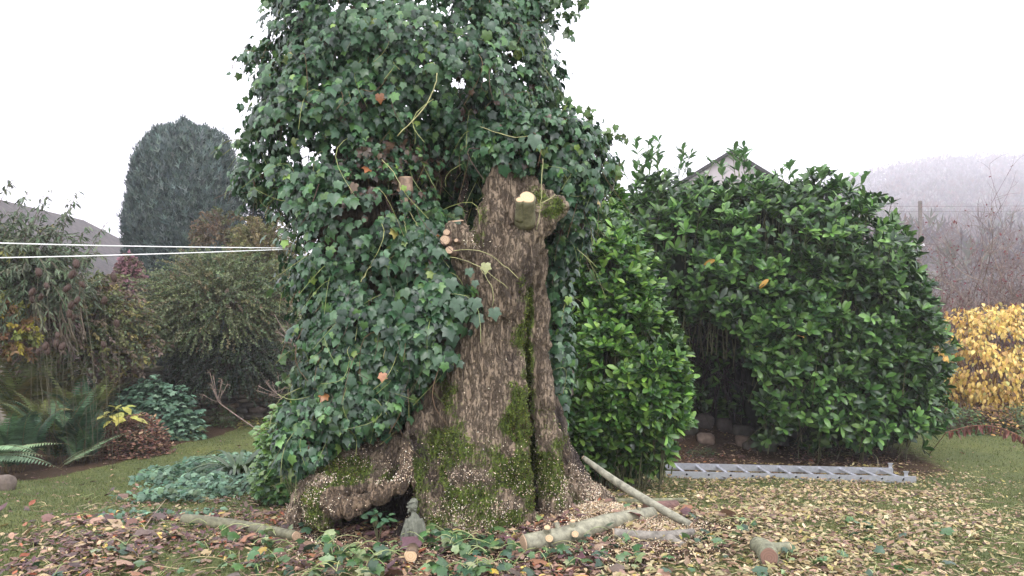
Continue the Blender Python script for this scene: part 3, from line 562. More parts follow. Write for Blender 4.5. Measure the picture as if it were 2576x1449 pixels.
# ------------------------------------------------------------------ laurels
def laurel(name, label, blobs, base, cut=None, palc=None, L=(.10, .17), cores=(), shoots=(), lower=0):
    root = thing(name, label, "hedge", base); O = []; A = []
    for k, (u, v, D, ru, rv, rd, p, n) in enumerate(blobs):
        c = P(u, v, D); pts, nn = surf(n, c, (ru*D/F, rd, rv*D/F), p, .88, 1.03, .10, 4, k*7.7+3, .35, -1); O.append(pts); A.append(nn)
        pts, nn = surf(int(n*.38), c, (ru*D/F, rd, rv*D/F), p, .7, .88, .10, 4, k*7.7+3, .3, -1); O.append(pts); A.append(nn)
    O = np.concatenate(O); A = np.concatenate(A); keep = np.ones(len(O), bool)
    for (u, v, D, ru, rv, rd, p, n) in blobs:
        q = np.abs((O-P(u, v, D))/np.array([ru*D/F, rd, rv*D/F])); keep &= np.sum(q**p, 1)**(1/p) > .64
    if cut is not None: keep &= cut(O)
    keep &= O[:, 2] > gz(O[:, 0], O[:, 1])+.06; keep &= (fbm(O*3., 3) > .43) | (rng.random(len(O)) < .22)
    O = O[keep]; A = A[keep]; ax = unit(A*.65+np.array([0, -.1, .75])+rand_dirs(len(O))*.45); o_, d_, n_ = rosettes(O, ax, 7, 22, 68)
    n = len(o_); c = pal(n, palc, None, .28); fresh = np.tile((fbm(O*1.7+8, 2)-.45)*2, 7)[:, None]; c = c*(1+np.clip(fresh, -.3, .8))
    c[rng.random(n) < .0005] = (.5, .28, .05)
    mb = MB(); mb.add(*scatter(LAUREL, o_, d_, n_, rng.uniform(L[0], L[1], n)*np.where(rng.random(n) < .25, .7, 1), c))
    st = MB(); K = 5; t1 = np.linspace(0, 1, K)[None, :, None]; k = rng.choice(len(O), min(900, len(O)), replace=False)
    pth = O[k][:, None]-ax[k][:, None]*.45*t1-np.array([0, 0, .25])*t1**2; V, Fs, pk = tubes(pth, np.linspace(.004, .008, K)[None], 4); st.add(V, Fs, (.10, .10, .05))
    for (u, v, D, n_s, hh) in shoots:
        for i in range(n_s):
            b_ = P(u+rng.uniform(-28, 28), v, D+rng.uniform(-.1, .1)); H = hh*rng.uniform(.6, 1); top = b_+np.array([rng.uniform(-.14, .14), 0, H]); t2 = np.linspace(0, 1, 9)[:, None]
            st.add(*tube(b_+(top-b_)*t2, np.linspace(.007, .003, 9), 5), (.15, .2, .08)); m_ = int(H/.035); tt = rng.uniform(.1, 1, m_)[:, None]; a = rng.uniform(0, 6.28, m_)
            dd = unit(np.stack([np.cos(a), np.sin(a), rng.uniform(.6, 1.4, m_)], 1)); mb.add(*scatter(LAUREL, b_+(top-b_)*tt, dd, np.array([0, 0, 1])+rand_dirs(m_)*.4, rng.uniform(.11, .17, m_), pal(m_, [(.10, .20, .07), (.13, .23, .09)])))
    if cut is not None:
        m = 110; a = np.stack([rng.uniform(2.1, 3.6, m), rng.uniform(11.9, 13.0, m), rng.uniform(.3, 1.6, m)], 1); e = a+np.stack([rng.normal(0, .45, m), rng.normal(-.1, .3, m), -rng.uniform(.3, 1.7, m)], 1); t3 = np.linspace(0, 1, 6)[None, :, None]
        V, Fs, pk = tubes(a[:, None]+(e-a)[:, None]*t3+rand_dirs(m)[:, None]*.12*np.sin(t3*3.1), np.linspace(.012, .005, 6)[None]*rng.uniform(.5, 1.6, (m, 1)), 4); st.add(V, Fs, np.repeat(pal(m, [(.045, .035, .03), (.03, .024, .02)]), pk, 0))  # stems inside the hollow coloured darker to deepen its shade
        q = np.stack([rng.uniform(2.05, 3.5, 260), rng.uniform(11.2, 12.6, 260), rng.uniform(-.5, 1.3, 260)**1., ], 1) if False else np.stack([rng.uniform(2.05, 3.5, 150), rng.uniform(11.5, 12.8, 150), rng.uniform(-.3, 1.3, 150)], 1)
        o2, d2, n2 = rosettes(q, rand_dirs(150)+np.array([0, -.5, .5]), 6); mb.add(*scatter(LAUREL, o2, d2, n2, rng.uniform(.08, .14, len(o2)), pal(len(o2), palc)))
    mb.build("foliage", M_LAUREL, root); st.build("stem", M_TWIG, root)
    cm = MB()
    for (u, v, D, ru, rv, rd, p, k_) in cores: cm.add(*blob_core(P(u, v, D), (ru*D/F, rd, rv*D/F), p, k_, .2, 4, u), (.018, .026, .013))  # near-black solid cores stand in for the hedge's shaded interior
    if cores: cm.build("dark_core", M_CORE, root)
    return root
def cutA(O):
    u, v = proj(O); q = ((u-1780+(v-985)*-.12)/135)**2+((v-985)/190)**2+.5*(fbm(O*4+9, 2)-.5)
    return ~((q < 1) & (O[:, 1] < 12.2)) & ~((v > 1075+np.clip((1960-u)*.2, 0, 40)-np.clip((u-2000)*.35, -90, 60)) & (u < 2050) & (O[:, 1] < 11.5)) & ~((v > 1112+18*np.sin(u*.05)) & (u < 2310))
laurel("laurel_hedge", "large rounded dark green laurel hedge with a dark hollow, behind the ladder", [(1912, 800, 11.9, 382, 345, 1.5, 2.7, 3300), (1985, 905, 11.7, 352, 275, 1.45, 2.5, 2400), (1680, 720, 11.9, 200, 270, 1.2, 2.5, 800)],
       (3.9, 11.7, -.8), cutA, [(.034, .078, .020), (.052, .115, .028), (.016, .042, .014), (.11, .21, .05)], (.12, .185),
       cores=((2085, 880, 12.45, 240, 275, 1.0, 2.6, .92), (1870, 650, 12.5, 310, 160, .8, 2.6, .95), (1700, 830, 13.5, 250, 340, .4, 3, .95)), shoots=((1640, 440, 11.6, 6, .62), (1700, 445, 11.6, 3, .45), (1590, 450, 11.6, 3, .3), (1870, 445, 11.2, 6, .42), (1990, 460, 11.2, 3, .3), (2080, 465, 11.2, 3, .3), (1800, 450, 11.2, 3, .25), (2130, 480, 11, 3, .25)))
laurel("laurel_bush", "bright green laurel bush close behind the right side of the old tree", [(1490, 760, 8.6, 160, 215, .7, 2.2, 1300), (1560, 965, 8.3, 160, 215, .75, 2.3, 1800), (1480, 560, 9.4, 90, 120, .5, 2.2, 400), (1450, 1050, 8.1, 130, 150, .6, 2.2, 600)],
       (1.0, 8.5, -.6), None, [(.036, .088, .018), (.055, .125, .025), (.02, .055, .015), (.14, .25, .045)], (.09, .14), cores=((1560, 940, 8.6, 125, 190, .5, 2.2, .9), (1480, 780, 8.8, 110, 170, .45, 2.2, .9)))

# ------------------------------------------------------------------ conifers
def conifer():
    c = P(472, 500, 18.5); root = thing("conifer", "tall clipped dark conifer with a domed top, left of the ivy", "tree", (c[0], 18.5, -.8)); Rx = 130*18.5/F; top = P(0, 338, 18.5)[2]; bot = -.5; cz = (top+bot)/2; Rz = (top-bot)/2
    n = 34000; p, nn = surf(n, (c[0], 18.5, cz), (Rx, Rx*.95, Rz), 2.9, .9, 1.04, .09, 5, 4, .25, -1); nl = len(p)
    k = fbm(p*2.2, 3); d = unit(np.array([0, 0, 1.])+nn*.55+rand_dirs(nl)*.35)
    mb = MB(); mb.add(*scatter(SPRAY, p, d, nn+rand_dirs(nl)*.6, rng.uniform(.1, .22, nl), pal(nl, [(.10, .13, .12), (.065, .09, .085), (.15, .19, .17)])*(.6+.9*k)[:, None])); mb.build("foliage", M_LEAF, root)
    V, Fs = blob_core((c[0], 18.5, cz), (Rx, Rx*.95, Rz), 2.9, .9, .09, 5, 4, 60, 50); mk("dark_core", V, Fs, M_CORE, root, C=(.03, .042, .028))  # solid core, darker than the sprays around it
    mk("trunk", *tube([(c[0], 18.5, -.9), (c[0], 18.5, 1.5)], [.2, .14], 10), M_TWIG, root, C=(.1, .07, .05))
    c = P(655, 560, 15.5); root = thing("blue_conifer", "small blue-grey conifer showing between the clipped conifer and the ivy", "tree", (c[0], 15.5, -.8)); n = 5200
    h_ = rng.random(n)**.8; a = rng.uniform(0, 6.283, n); r = (1-h_)*.85*(.3+.7*rng.random(n)**.5); z = -.4+h_*(P(0, 478, 15.5)[2]+.4)
    o_ = np.stack([c[0]+np.cos(a)*r, 15.5+np.sin(a)*r, z-r*.15], 1); d = np.stack([np.cos(a), np.sin(a), a*0-.05], 1)+rand_dirs(n)*.4
    mb = MB(); mb.add(*scatter(SPRAY, o_, d, np.array([0, 0, 1])+rand_dirs(n)*.4, rng.uniform(.1, .22, n), pal(n, [(.06, .085, .09), (.045, .06, .065)]))); mb.build("foliage", M_LEAF, root)
    mk("trunk", *tube([(c[0], 15.5, -.9), (c[0], 15.5, P(0, 470, 15.5)[2])], [.07, .01], 8), M_TWIG, root, C=(.1, .07, .05))
conifer()

# ------------------------------------------------------------------ generic bushes made of sprays
def spraybush(name, label, cat, c, Rr, ns, nl, ls, cols, wts=None, tmpl=DIAMOND, droop=.5, stemc=(.12, .08, .06), lift=.7, K=9, back=.4, r_in=.35, stemr=.004, group=None, amp=.2, leafdroop=0., seed=1.):
    c = np.array(c, float); root = thing(name, label, cat, (c[0], c[1], float(gz(c[0], c[1]))), group); Rr = np.array(Rr)
    e, nn = surf(ns, c, Rr, 2.1, .8, 1.05, amp, 3, seed, back, -.75); n = len(e); s = c+(e-c)*r_in*rng.uniform(.5, 1.6, (n, 1)); s[:, 2] -= Rr[2]*.1
    t1 = np.linspace(0, 1, K)[None, :, None]; Lg = np.linalg.norm(e-s, axis=1)[:, None, None]; side = rand_dirs(n)[:, None]
    pth = s[:, None]+(e-s)[:, None]*t1+np.array([0, 0, lift])*Lg*.45*np.sin(t1*math.pi*.8)-np.array([0, 0, droop])*Lg*.35*t1**2.2+side*Lg*.08*np.sin(t1*3.1)
    pth[..., 2] = np.maximum(pth[..., 2], gz(pth[..., 0], pth[..., 1])+.02)
    V, Fs, pk = tubes(pth, np.linspace(stemr, stemr*.4, K)[None], 3); mb = MB(); mb.add(V, Fs, np.repeat(pal(n, [stemc]), pk, 0)); mb.build("stem", M_TWIG, root)
    k = np.repeat(np.arange(n), nl); tt = rng.uniform(.2, 1, len(k))*(K-1); i0 = np.minimum(tt.astype(int), K-2); f = (tt-i0)[:, None]; q = pth[k, i0]*(1-f)+pth[k, i0+1]*f; tg = unit(pth[k, i0+1]-pth[k, i0])
    d = unit(tg*.7+rand_dirs(len(k))*.8-np.array([0, 0, leafdroop])); mb = MB()
    cc = pal(n, cols, wts, .2)[k]*(1+.25*(rng.random((len(k), 1))-.5)); mb.add(*scatter(tmpl, q, d, unit(rand_dirs(len(k))+np.array([0, -.2, .9])), rng.uniform(.7, 1.3, len(k))*ls, cc)); mb.build("foliage", M_LEAF, root); return root
spraybush("arching_shrub", "olive green arching fine-leaved shrub spilling over the stone wall", "shrub", P(560, 790, 13.9), (215*13.9/F, 1.5, 165*13.9/F), 1300, 55, .042, [(.14, .18, .085), (.19, .22, .11), (.10, .14, .075), (.20, .18, .095), (.16, .12, .08)], [5, 5, 4, 1.3, .4], stemc=(.16, .12, .08), droop=.35, lift=.45, seed=2)
spraybush("shrub", "dark green drooping lower shrub in the shade of the wall", "shrub", P(600, 930, 13.3), (190*13.3/F, .7, 100*13.3/F), 700, 50, .035, [(.04, .065, .04), (.06, .085, .045), (.03, .045, .035)], stemc=(.07, .05, .04), droop=1.0, seed=5)
spraybush("rambling_rose", "tan and olive rambling shrub rising between conifer and ivy", "shrub", P(665, 660, 14.6), (105*14.6/F, .7, 125*14.6/F), 420, 40, .045, [(.19, .19, .08), (.23, .19, .10), (.13, .145, .06)], stemc=(.2, .15, .10), droop=.7, seed=9)
spraybush("climbing_shrub", "thin brown-leaved shrub in front of the clipped conifer", "shrub", P(545, 590, 15), (70*15/F, .4, 70*15/F), 120, 26, .05, [(.15, .12, .08), (.11, .12, .06), (.17, .13, .08)], stemc=(.17, .10, .08), droop=.8, seed=11)
spraybush("pink_shrub", "small shrub with dusty pink autumn leaves below the slate roof", "shrub", P(325, 700, 14.4), (36*14.4/F, .4, 60*14.4/F), 180, 36, .045, [(.36, .20, .23), (.28, .17, .17), (.16, .14, .09)], seed=12)
# left border thicket
spraybush("buddleia", "tall grey-green buddleia with drooping leaves at the left edge", "shrub", P(60, 730, 11), (190*11/F, .8, 170*11/F), 250, 34, .10, [(.11, .15, .085), (.15, .18, .11), (.09, .12, .075), (.24, .24, .06)], [4, 3, 3, .6], tmpl=LANCE, lift=.9, droop=.5, stemc=(.13, .10, .07), r_in=.1, stemr=.007, leafdroop=.5, amp=.35, seed=3)
spraybush("bramble_thicket", "tangled yellow-green and brown thicket behind the teasels", "shrub", P(190, 850, 12.2), (230*12.2/F, .8, 160*12.2/F), 800, 36, .06, [(.15, .17, .07), (.24, .22, .08), (.17, .12, .085), (.12, .15, .08), (.22, .17, .13)], [4, 2, 2, 4, 2], tmpl=OVATE, stemc=(.14, .09, .075), seed=4)
spraybush("yellow_leaved_plant", "plant with yellowing leaves at the far left edge", "plant", P(20, 850, 10.6), (80*10.6/F, .3, 90*10.6/F), 70, 26, .07, [(.30, .27, .05), (.17, .19, .05), (.18, .10, .05)], tmpl=OVATE, seed=6)
spraybush("dead_stalks", "heap of withered purple-brown stalks and leaves among the teasels", "plant", P(110, 850, 11.3), (105*11.3/F, .3, 80*11.3/F), 45, 9, .10, [(.16, .11, .10), (.12, .075, .07), (.23, .17, .14)], tmpl=LANCE, stemc=(.13, .10, .085), stemr=.0025, leafdroop=.8, droop=1.0, seed=7)
# bare tops of the buddleia against the sky
def toppers():
    root = thing("buddleia_shoots", "sparse leafy buddleia shoots nodding against the white sky at left", "shrub", P(110, 700, 10.8)*np.array([1, 1, 0])+np.array([0, 0, -.7])); st = MB(); lf = MB()
    for (u, v) in [(20, 440), (45, 520), (100, 480), (120, 470), (170, 500), (185, 470), (150, 530), (210, 560), (262, 545), (75, 540), (235, 620), (130, 560), (90, 600), (180, 600), (30, 590), (60, 470), (10, 520), (140, 590), (200, 640), (110, 640), (50, 650), (240, 690), (160, 660)]:
        a = P(u-20+rng.uniform(-60, 40), 860, 10.9); b_ = P(u, v, 10.8); t1 = np.linspace(0, 1, 12)[:, None]; pth = a+(b_-a)*t1+np.array([-.2, 0, 0])*np.sin(t1*math.pi)+np.array([.06, 0, -.06])*t1**6
        st.add(*tube(pth, np.linspace(.009, .003, 12), 5), (.14, .11, .08)); n = 80; tt = 1-.62*rng.random(n)**1.1; q = np.stack([np.interp(tt, t1[:, 0], pth[:, k]) for k in range(3)], 1)+rand_dirs(n)*.05
        a_ = rng.uniform(0, 6.28, n); lf.add(*scatter(LANCE, q, np.stack([np.cos(a_), np.sin(a_), rng.uniform(-1.2, .2, n)], 1), np.array([0, 0, 1])+rand_dirs(n)*.5, rng.uniform(.07, .14, n), pal(n, [(.12, .16, .10), (.16, .19, .13), (.09, .12, .07)]), 1.3))
    st.build("stem", M_TWIG, root); lf.build("foliage", M_LEAF, root)
toppers()
# teasels
def teasels():
    z = [(690, 215), (655, 310), (1030, 340), (350, 290), (420, 412), (608, 437), (745, 402), (292, 470), (292, 537), (370, 515), (700, 545), (945, 545), (645, 595), (628, 668), (660, 703), (1058, 755), (522, 860), (937, 945), (507, 938), (565, 962), (410, 962), (345, 1010), (425, 1008)]
    hv, hf = blob_core((0, 0, 0), (.018, .018, .03), 2, 1, .05, 3, 1, 12, 8); hm = MB(); hm.add(hv, hf, (.075, .045, .035)); n = 70; d = rand_dirs(n)
    hm.add(*scatter(BLADE, d*np.array([.016, .016, .028]), d, rand_dirs(n), .014, pal(n, [(.12, .08, .06)]))); V0, F0, C0 = hm.arr(); hme = mesh_from("seed_head", V0, F0, C0); hme.materials.append(M_LEAF)
    for (zx, zy) in z:
        u = zx*.2778; v = 604+zy*.2778; D = rng.uniform(9.8, 10.1); p = P(u, v, D); b_ = np.array([p[0]+rng.uniform(-.25, .15), D+.2, gz(p[0], D)])
        r = thing("teasel", "dried teasel with a brown bristly seed head in the left border", "teasel", b_, "dried teasel heads in the left border")
        t1 = np.linspace(0, 1, 10)[:, None]; pth = b_+(p-b_)*t1+np.array([rng.uniform(-.12, .12), 0, 0])*np.sin(t1*3.14); mk("stem", *tube(pth, np.linspace(.0028, .002, 10), 5), M_TWIG, r, C=(.10, .09, .06))
        o = bpy.data.objects.new("seed_head", hme); col.objects.link(o); o.parent = r; o.location = tuple(p-b_); s = rng.uniform(1.5, 2.1)*(1.2 if zy < 320 else 1); o.scale = (s, s, s); o.rotation_euler = (rng.uniform(-.5, .5), rng.uniform(-.6, .6), 0)
        bl = MB(); nb = 6; a_ = rng.uniform(0, 6.28, nb); bl.add(*scatter(BLADE, np.tile(p-np.array([0, 0, .03]), (nb, 1)), np.stack([np.cos(a_), np.sin(a_), a_*0+.6], 1), rand_dirs(nb), .07, pal(nb, [(.22, .16, .12)]))); bl.build("bract", M_LEAF, r)
teasels()

# ------------------------------------------------------------------ ferns
def frondset(mbuf, st, b_, az, L, rise, droop, colr, npn=30, pw=.16, K=24, twist=0., out=1.):
    t1 = np.linspace(0, 1, K)[:, None]; h = np.array([math.cos(az), math.sin(az), 0]); pth = np.array(b_)+h*L*(t1*.55+.35*t1**2)*out+np.array([0, 0, 1.])*L*(rise*t1-droop*t1**2.4)
    st.add(*tube(pth, np.linspace(.004, .0012, K), 4), (.16, .12, .06)); tt = np.linspace(.12, .99, npn); q = np.stack([np.interp(tt, t1[:, 0], pth[:, k]) for k in range(3)], 1)
    tg = unit(np.gradient(pth, axis=0)); tg = np.stack([np.interp(tt, t1[:, 0], tg[:, k]) for k in range(3)], 1); sd = unit(np.cross(tg, np.array([0, 0, 1.])+h*.01+twist*np.array([1, 0, 0])))
    prof = np.sin(np.clip(tt*1.05, 0, 1)**.75*math.pi)**.8*(1-.25*tt); 
    for s in (-1, 1):
        # each pinna is cut into leaflets
        pd = unit(sd*s+tg*.45-np.array([0, 0, .12])); pl = prof*pw*L
        mbuf.add(*scatter(LANCE, q, pd, np.cross(sd*s, tg)*s*1.0+rand_dirs(npn)*.25, np.maximum(pl, .01), np.tile(colr, (npn, 1))*(1+.5*(rng.random((npn, 1))-.5)), 1.15))
def fern(label, b_, nf, L, cols, name="fern", az0=0, az1=6.283, rise=(.9, 1.2), droop=(.2, .55), npn=26, pw=.17, out=.5):
    r = thing(name, label, "fern", b_)
    for i in range(nf):
        mb = MB(); frondset(mb, mb, np.array(b_)+rand_dirs(1)[0]*np.array([.12, .12, 0]), rng.uniform(az0, az1), L*rng.uniform(.6, 1.1), rng.uniform(*rise), rng.uniform(*droop), pal(1, cols)[0], npn, pw, out=out)
        mb.build("frond", M_LEAF, r)
    return r
DG = [(.055, .11, .055), (.08, .14, .065), (.04, .08, .045)]; OG = [(.13, .15, .05), (.09, .12, .05), (.18, .16, .06)]; PG = [(.15, .22, .12), (.19, .26, .15)]
fern("large dark green fern at the far left, beside the edging stone", G(30, 1190), 34, 1.15, DG); fern("dark fern with olive tips, second from the left border's corner", G(150, 1165), 38, 1.3, DG+OG[:1])
fern("tall olive fern in front of the teasels", G(195, 1135), 34, 1.5, OG+DG[:1]); fern("yellowing fern with upright fronds behind the dark ferns", G(90, 1120), 40, 1.9, OG); fern("fern leaning against the capped end of the stone wall", G(262, 1098), 22, 1.3, OG+DG)
fern("dark low fern filling the border behind the lawn corner", G(210, 1165), 26, .9, DG)
fern("pale green fern with long fronds reaching in from the left edge", P(-70, 1170, 9.2), 6, 1.3, PG, az0=-.5, az1=.3, rise=(.3, .55), droop=(.1, .4), npn=34, out=1.)
fern("small pale fern with one upright frond at the lawn edge", G(150, 1176), 4, .85, PG, az0=.1, az1=.9, rise=(.5, .9), droop=(.1, .3), npn=30, pw=.13, out=1.)
fern("yellow-green fern against the wall by the ivy's foot", P(790, 1010, 7.6), 9, .42, [(.20, .25, .07), (.15, .2, .06)], az0=2.2, az1=4.3, pw=.2, out=1., rise=(.5, .9))

# low leafy clumps
def clump(name, label, cat, c, Rr, n, size, cols, tmpl=IVY, wts=None, mat_=None, up=.8, p=2., flat=.4, seed=0., kind=None):
    pts, nn = surf(n, c, Rr, p, .75, 1.04, .25, 4, seed, .6, -.1); pts[:, 2] = np.maximum(pts[:, 2], gz(pts[:, 0], pts[:, 1])+.01); m = len(pts)
    a = rng.uniform(0, 6.283, m); d = unit(np.stack([np.cos(a), np.sin(a), rng.uniform(-.5, .3, m)], 1)+nn*.4); mb = MB()
    mb.add(*scatter(tmpl, pts, d, unit(nn*.4+np.array([0, -.15, up])+rand_dirs(m)*flat), rng.uniform(.6, 1.2, m)*size, pal(m, cols, wts)))
    if kind == 'stuff': o = mb.build(name, mat_ or M_LEAF, kind='stuff'); return tag(o, label, cat)
    r = thing(name, label, cat, (c[0], c[1], float(gz(c[0], c[1])))); mb.build("foliage", mat_ or M_LEAF, r)
    K = 5; e, _ = surf(max(20, n//25), c, Rr, p, .6, .95, .2, 4, seed, .6, .0); b_ = np.array([c[0], c[1], float(gz(c[0], c[1]))]); t1 = np.linspace(0, 1, K)[None, :, None]
    V, Fs, pk = tubes(b_+(e[:, None]-b_)*t1+np.array([0, 0, .04])*np.sin(t1*3.14), np.array([[.003]*K]), 3); mk("stem", V, Fs, M_TWIG, r, C=(.12, .12, .06)); return r
BG = [(.12, .21, .14), (.18, .29, .19), (.075, .14, .09)]
def gp(u, v, up=0.): p = G(u, v); p[2] += up; return p
clump("geranium", "blue-green geranium mound at the end of the left border, before the wall", "plant", gp(385, 1098, .1), (.66, .45, .72), 1700, .10, BG, seed=1)
clump("geranium", "low blue-green geranium patch beside the brown leaf heap", "plant", gp(450, 1100, .02), (.4, .3, .28), 500, .09, BG+[(.10, .13, .06)], seed=2)
clump("withered_plant", "heap of withered red-brown foliage at the lawn edge", "plant", gp(335, 1142, 0), (.50, .4, .55), 2600, .06, [(.17, .08, .06), (.25, .13, .09), (.10, .055, .05), (.34, .22, .14)], tmpl=CURL, seed=3)
clump("hosta", "rosette of yellow-green leaves on top of the withered heap", "plant", P(300, 1055, 10.75), (.2, .15, .16), 30, .17, [(.42, .40, .10), (.33, .36, .10)], tmpl=OVATE, seed=4)
def patch(name, label, u0, v0, u1, v1, n, size, cols, hmax=.16, seed=0., thr=.42):
    c0 = G(u0, v1); c1 = G(u1, v0); y = rng.uniform(c0[1]-.2, c1[1]+.2, n*6); u = rng.uniform(u0, u1, n*6); x = (u-CX)/F*y; v = CY-(gz(x, y)-CAMZ)/y*F
    f = fbm(np.stack([x*2.6, y*2.6, x*0+seed], -1), 3); e = ((u-(u0+u1)/2)/((u1-u0)/2))**2+((v-(v0+v1)/2-(u-(u0+u1)/2)*-.12)/((v1-v0)/2))**2
    k = np.where((f > thr+.22*(e-.5)) & (e < 1.15))[0][:n]; x = x[k]; y = y[k]; m = len(k); hh = hmax*np.clip((f[k]-thr)*5+.3, .15, 1)*(1-.5*np.clip(e[k], 0, 1)); h_ = hh*rng.random(m)**.6
    p = np.stack([x, y, gz(x, y)+.012+h_], 1); a = rng.uniform(0, 6.283, m); d = np.stack([np.cos(a), np.sin(a), rng.normal(-.15, .4, m)], 1); mb = MB()
    mb.add(*scatter(IVY, p, d, np.array([0, -.35, 1.])+rand_dirs(m)*.75, rng.uniform(.6, 1.3, m)*size, pal(m, cols, None, .4))); o = mb.build(name, M_LEAF, kind='stuff'); tag(o, label, "ground cover")
patch("ground_ivy", "sprawling blue-green leaves crossing the lawn left of the tree", 330, 1165, 740, 1262, 2300, .062, BG+[(.10, .16, .08)], .2, 1)
patch("ground_weeds", "thin scatter of small green leaves on the lawn near the cut branch", 250, 1215, 620, 1330, 420, .045, BG+[(.12, .15, .06)], .06, 4, .5)
clump("ivy_bank", "green ivy and geranium bank sloping from the tree to the strap-leaved fern", "ground cover", P(745, 1190, 6.9)+np.array([0, 0, -.1]), (.36, .4, .5), 2100, .06, [(.08, .17, .05), (.06, .12, .055), (.13, .22, .06)], mat_=M_IVY, seed=7, kind='stuff')
clump("leafy_clump", "bright green ivy leaves trailing at the old tree's left foot", "plant", P(745, 1110, 6.3), (.28, .3, .32), 700, .065, [(.12, .24, .05), (.16, .28, .06), (.09, .16, .05)], mat_=M_IVY, seed=8)
clump("weed", "small leafy weed clump against the wall foot", "plant", gp(565, 1075, .05), (.22, .15, .32), 260, .045, [(.08, .12, .05)], tmpl=OVATE, seed=9)
clump("weed", "low green weeds beneath the dark overhanging shrub", "plant", gp(500, 1068, 0), (.7, .3, .12), 500, .05, [(.07, .11, .05), (.10, .13, .06), (.16, .13, .05)], tmpl=OVATE, seed=10)
clump("weed", "yellow-leaved seedling patch behind the strap-leaved fern", "plant", gp(650, 1075, 0), (.4, .25, .15), 300, .05, [(.22, .19, .05), (.12, .14, .05)], tmpl=OVATE, seed=12)
for i, (u, v, lab) in enumerate([(1765, 1145, "tuft of small leaves before the hollow's pale stone"), (2105, 1150, "low weeds at the dark foot of the laurel hedge")]):
    clump("weed", lab, "plant", gp(u, v), (.22 if i == 0 else .6, .12, .12), 110, .04, [(.06, .10, .05)], tmpl=OVATE, seed=14+i)
def straps():
    c = G(600, 1224); r = thing("strap_leaved_fern", "glossy dark strap-leaved fern on the lawn left of the tree", "fern", c); mb = MB()
    for i in range(48):
        a = rng.uniform(0, 6.283); h = np.array([math.cos(a), math.sin(a), 0]); L = rng.uniform(.42, .75); t1 = np.linspace(0, 1, 12)[:, None]
        p = c+h*L*(t1*.5+.5*t1**2)+np.array([0, 0, 1.])*L*(1.35*t1-1.05*t1**2.2); s = np.cross(h, [0, 0, 1.])*.02*np.sin(np.clip(t1*.9+.1, 0, 1)*math.pi)**.6
        V = np.concatenate([p-s+[0, 0, .006], p, p+s+[0, 0, .006]]); j = np.arange(11); q = np.concatenate([np.stack([j, j+1, 12+j+1, 12+j], 1), np.stack([12+j, 12+j+1, 24+j+1, 24+j], 1)]); mb.add(V, [q], pal(1, [(.04, .075, .028), (.06, .10, .03), (.025, .05, .022)])[0])
    mb.build("frond", M_IVY, r)
straps()
def umbels():
    for (pts, lab) in [([(745, 1105), (712, 1010), (690, 985)], "bare dead flower stalk branching beside the ivy, against the dark wall"), ([(660, 1090), (560, 1020), (545, 1000)], "dry forked stalk leaning over the lawn before the wall"), ([(770, 960), (740, 870), (725, 845)], "pale dry stalk with spread twigs at the wall top")]:
        D = 8.2; b_ = P(*pts[0], D); r = thing("dead_stalk", lab, "stalk", b_); mb = MB(); path = catmull([P(u, v, D) for u, v in pts], 5); mb.add(*tube(path, np.linspace(.006, .004, len(path)), 5), (.26, .19, .16))
        for i in range(9):
            k = rng.integers(len(path)//2, len(path)); d = unit(np.array([rng.uniform(-1, .6), rng.uniform(-.3, .3), rng.uniform(-.1, .8)])); L = rng.uniform(.08, .24); t1 = np.linspace(0, 1, 5)[:, None]; q = path[k]+d*L*t1+np.array([0, 0, .04])*t1**2
            mb.add(*tube(q, .003, 4), (.24, .18, .15))
            for s in range(6): e = rand_dirs(1)[0]*.04; mb.add(*tube(np.array([q[-1], q[-1]+e]), .0018, 3), (.2, .14, .11))
        mb.build("stem", M_TWIG, r)
umbels()

# ------------------------------------------------------------------ right background
def bush_twigs(name, label, cat, c, W, H, dep, n0, cols, leafc=None, nleaf=0, seed=0, r0=.014, ls=.06):
    rr = np.random.default_rng(seed); root = thing(name, label, cat, c); K = 6; P0 = np.stack([c[0]+rr.uniform(-W, W, n0)*.6, c[1]+rr.uniform(-dep, dep, n0)*.6, np.full(n0, c[2])], 1)
    D0 = unit(np.stack([rr.normal(0, .35, n0)+(P0[:, 0]-c[0])/W*.4, rr.normal(0, .3, n0), np.ones(n0)], 1)); L0 = H*rr.uniform(.35, .8, n0); st = MB(); rad = r0; ends = []
    for lev in range(4):
        n = len(P0); t1 = np.linspace(0, 1, K)[None, :, None]; bend = unit(rr.normal(size=(n, 3)))[:, None]*(L0*.18)[:, None, None]; pth = P0[:, None]+D0[:, None]*L0[:, None, None]*t1+bend*np.sin(t1*2.6)
        V, Fs, pk = tubes(pth, np.linspace(rad, rad*.55, K)[None], 3); st.add(V, Fs, np.repeat(pal(n, cols), pk, 0)); ends.append(pth[:, 2:].reshape(-1, 3)); ch = 4 if lev < 2 else 3
        if lev == 3: break
        k = np.repeat(np.arange(n), ch); ti = rr.integers(1, K, len(k)); P0n = pth[k, ti]; D0 = unit(D0[k]+rr.normal(size=(len(k), 3))*.55+np.array([0, 0, .1])); L0 = L0[k]*rr.uniform(.35, .65, len(k)); P0 = P0n; rad *= .62
    st.build("branch", M_TWIG, root)
    if nleaf:
        E = np.concatenate(ends[1:]); k = rr.choice(len(E), nleaf); mb = MB(); mb.add(*scatter(OVATE, E[k], rand_dirs(nleaf), rand_dirs(nleaf)+np.array([0, 0, .8]), rng.uniform(.7, 1.3, nleaf)*ls, pal(nleaf, leafc))); mb.build("foliage", M_LEAF, root)
RB = [(.20, .145, .125), (.25, .19, .16), (.15, .11, .10)]
bush_twigs("hawthorn", "bare twiggy bush with a few dark red leaves, by the fence post", "shrub", np.array([P(2490, 0, 17.5)[0], 17.5, -.8]), 1.1, 3.6, .7, 26, RB, [(.16, .04, .05), (.20, .06, .06)], 900, 1)
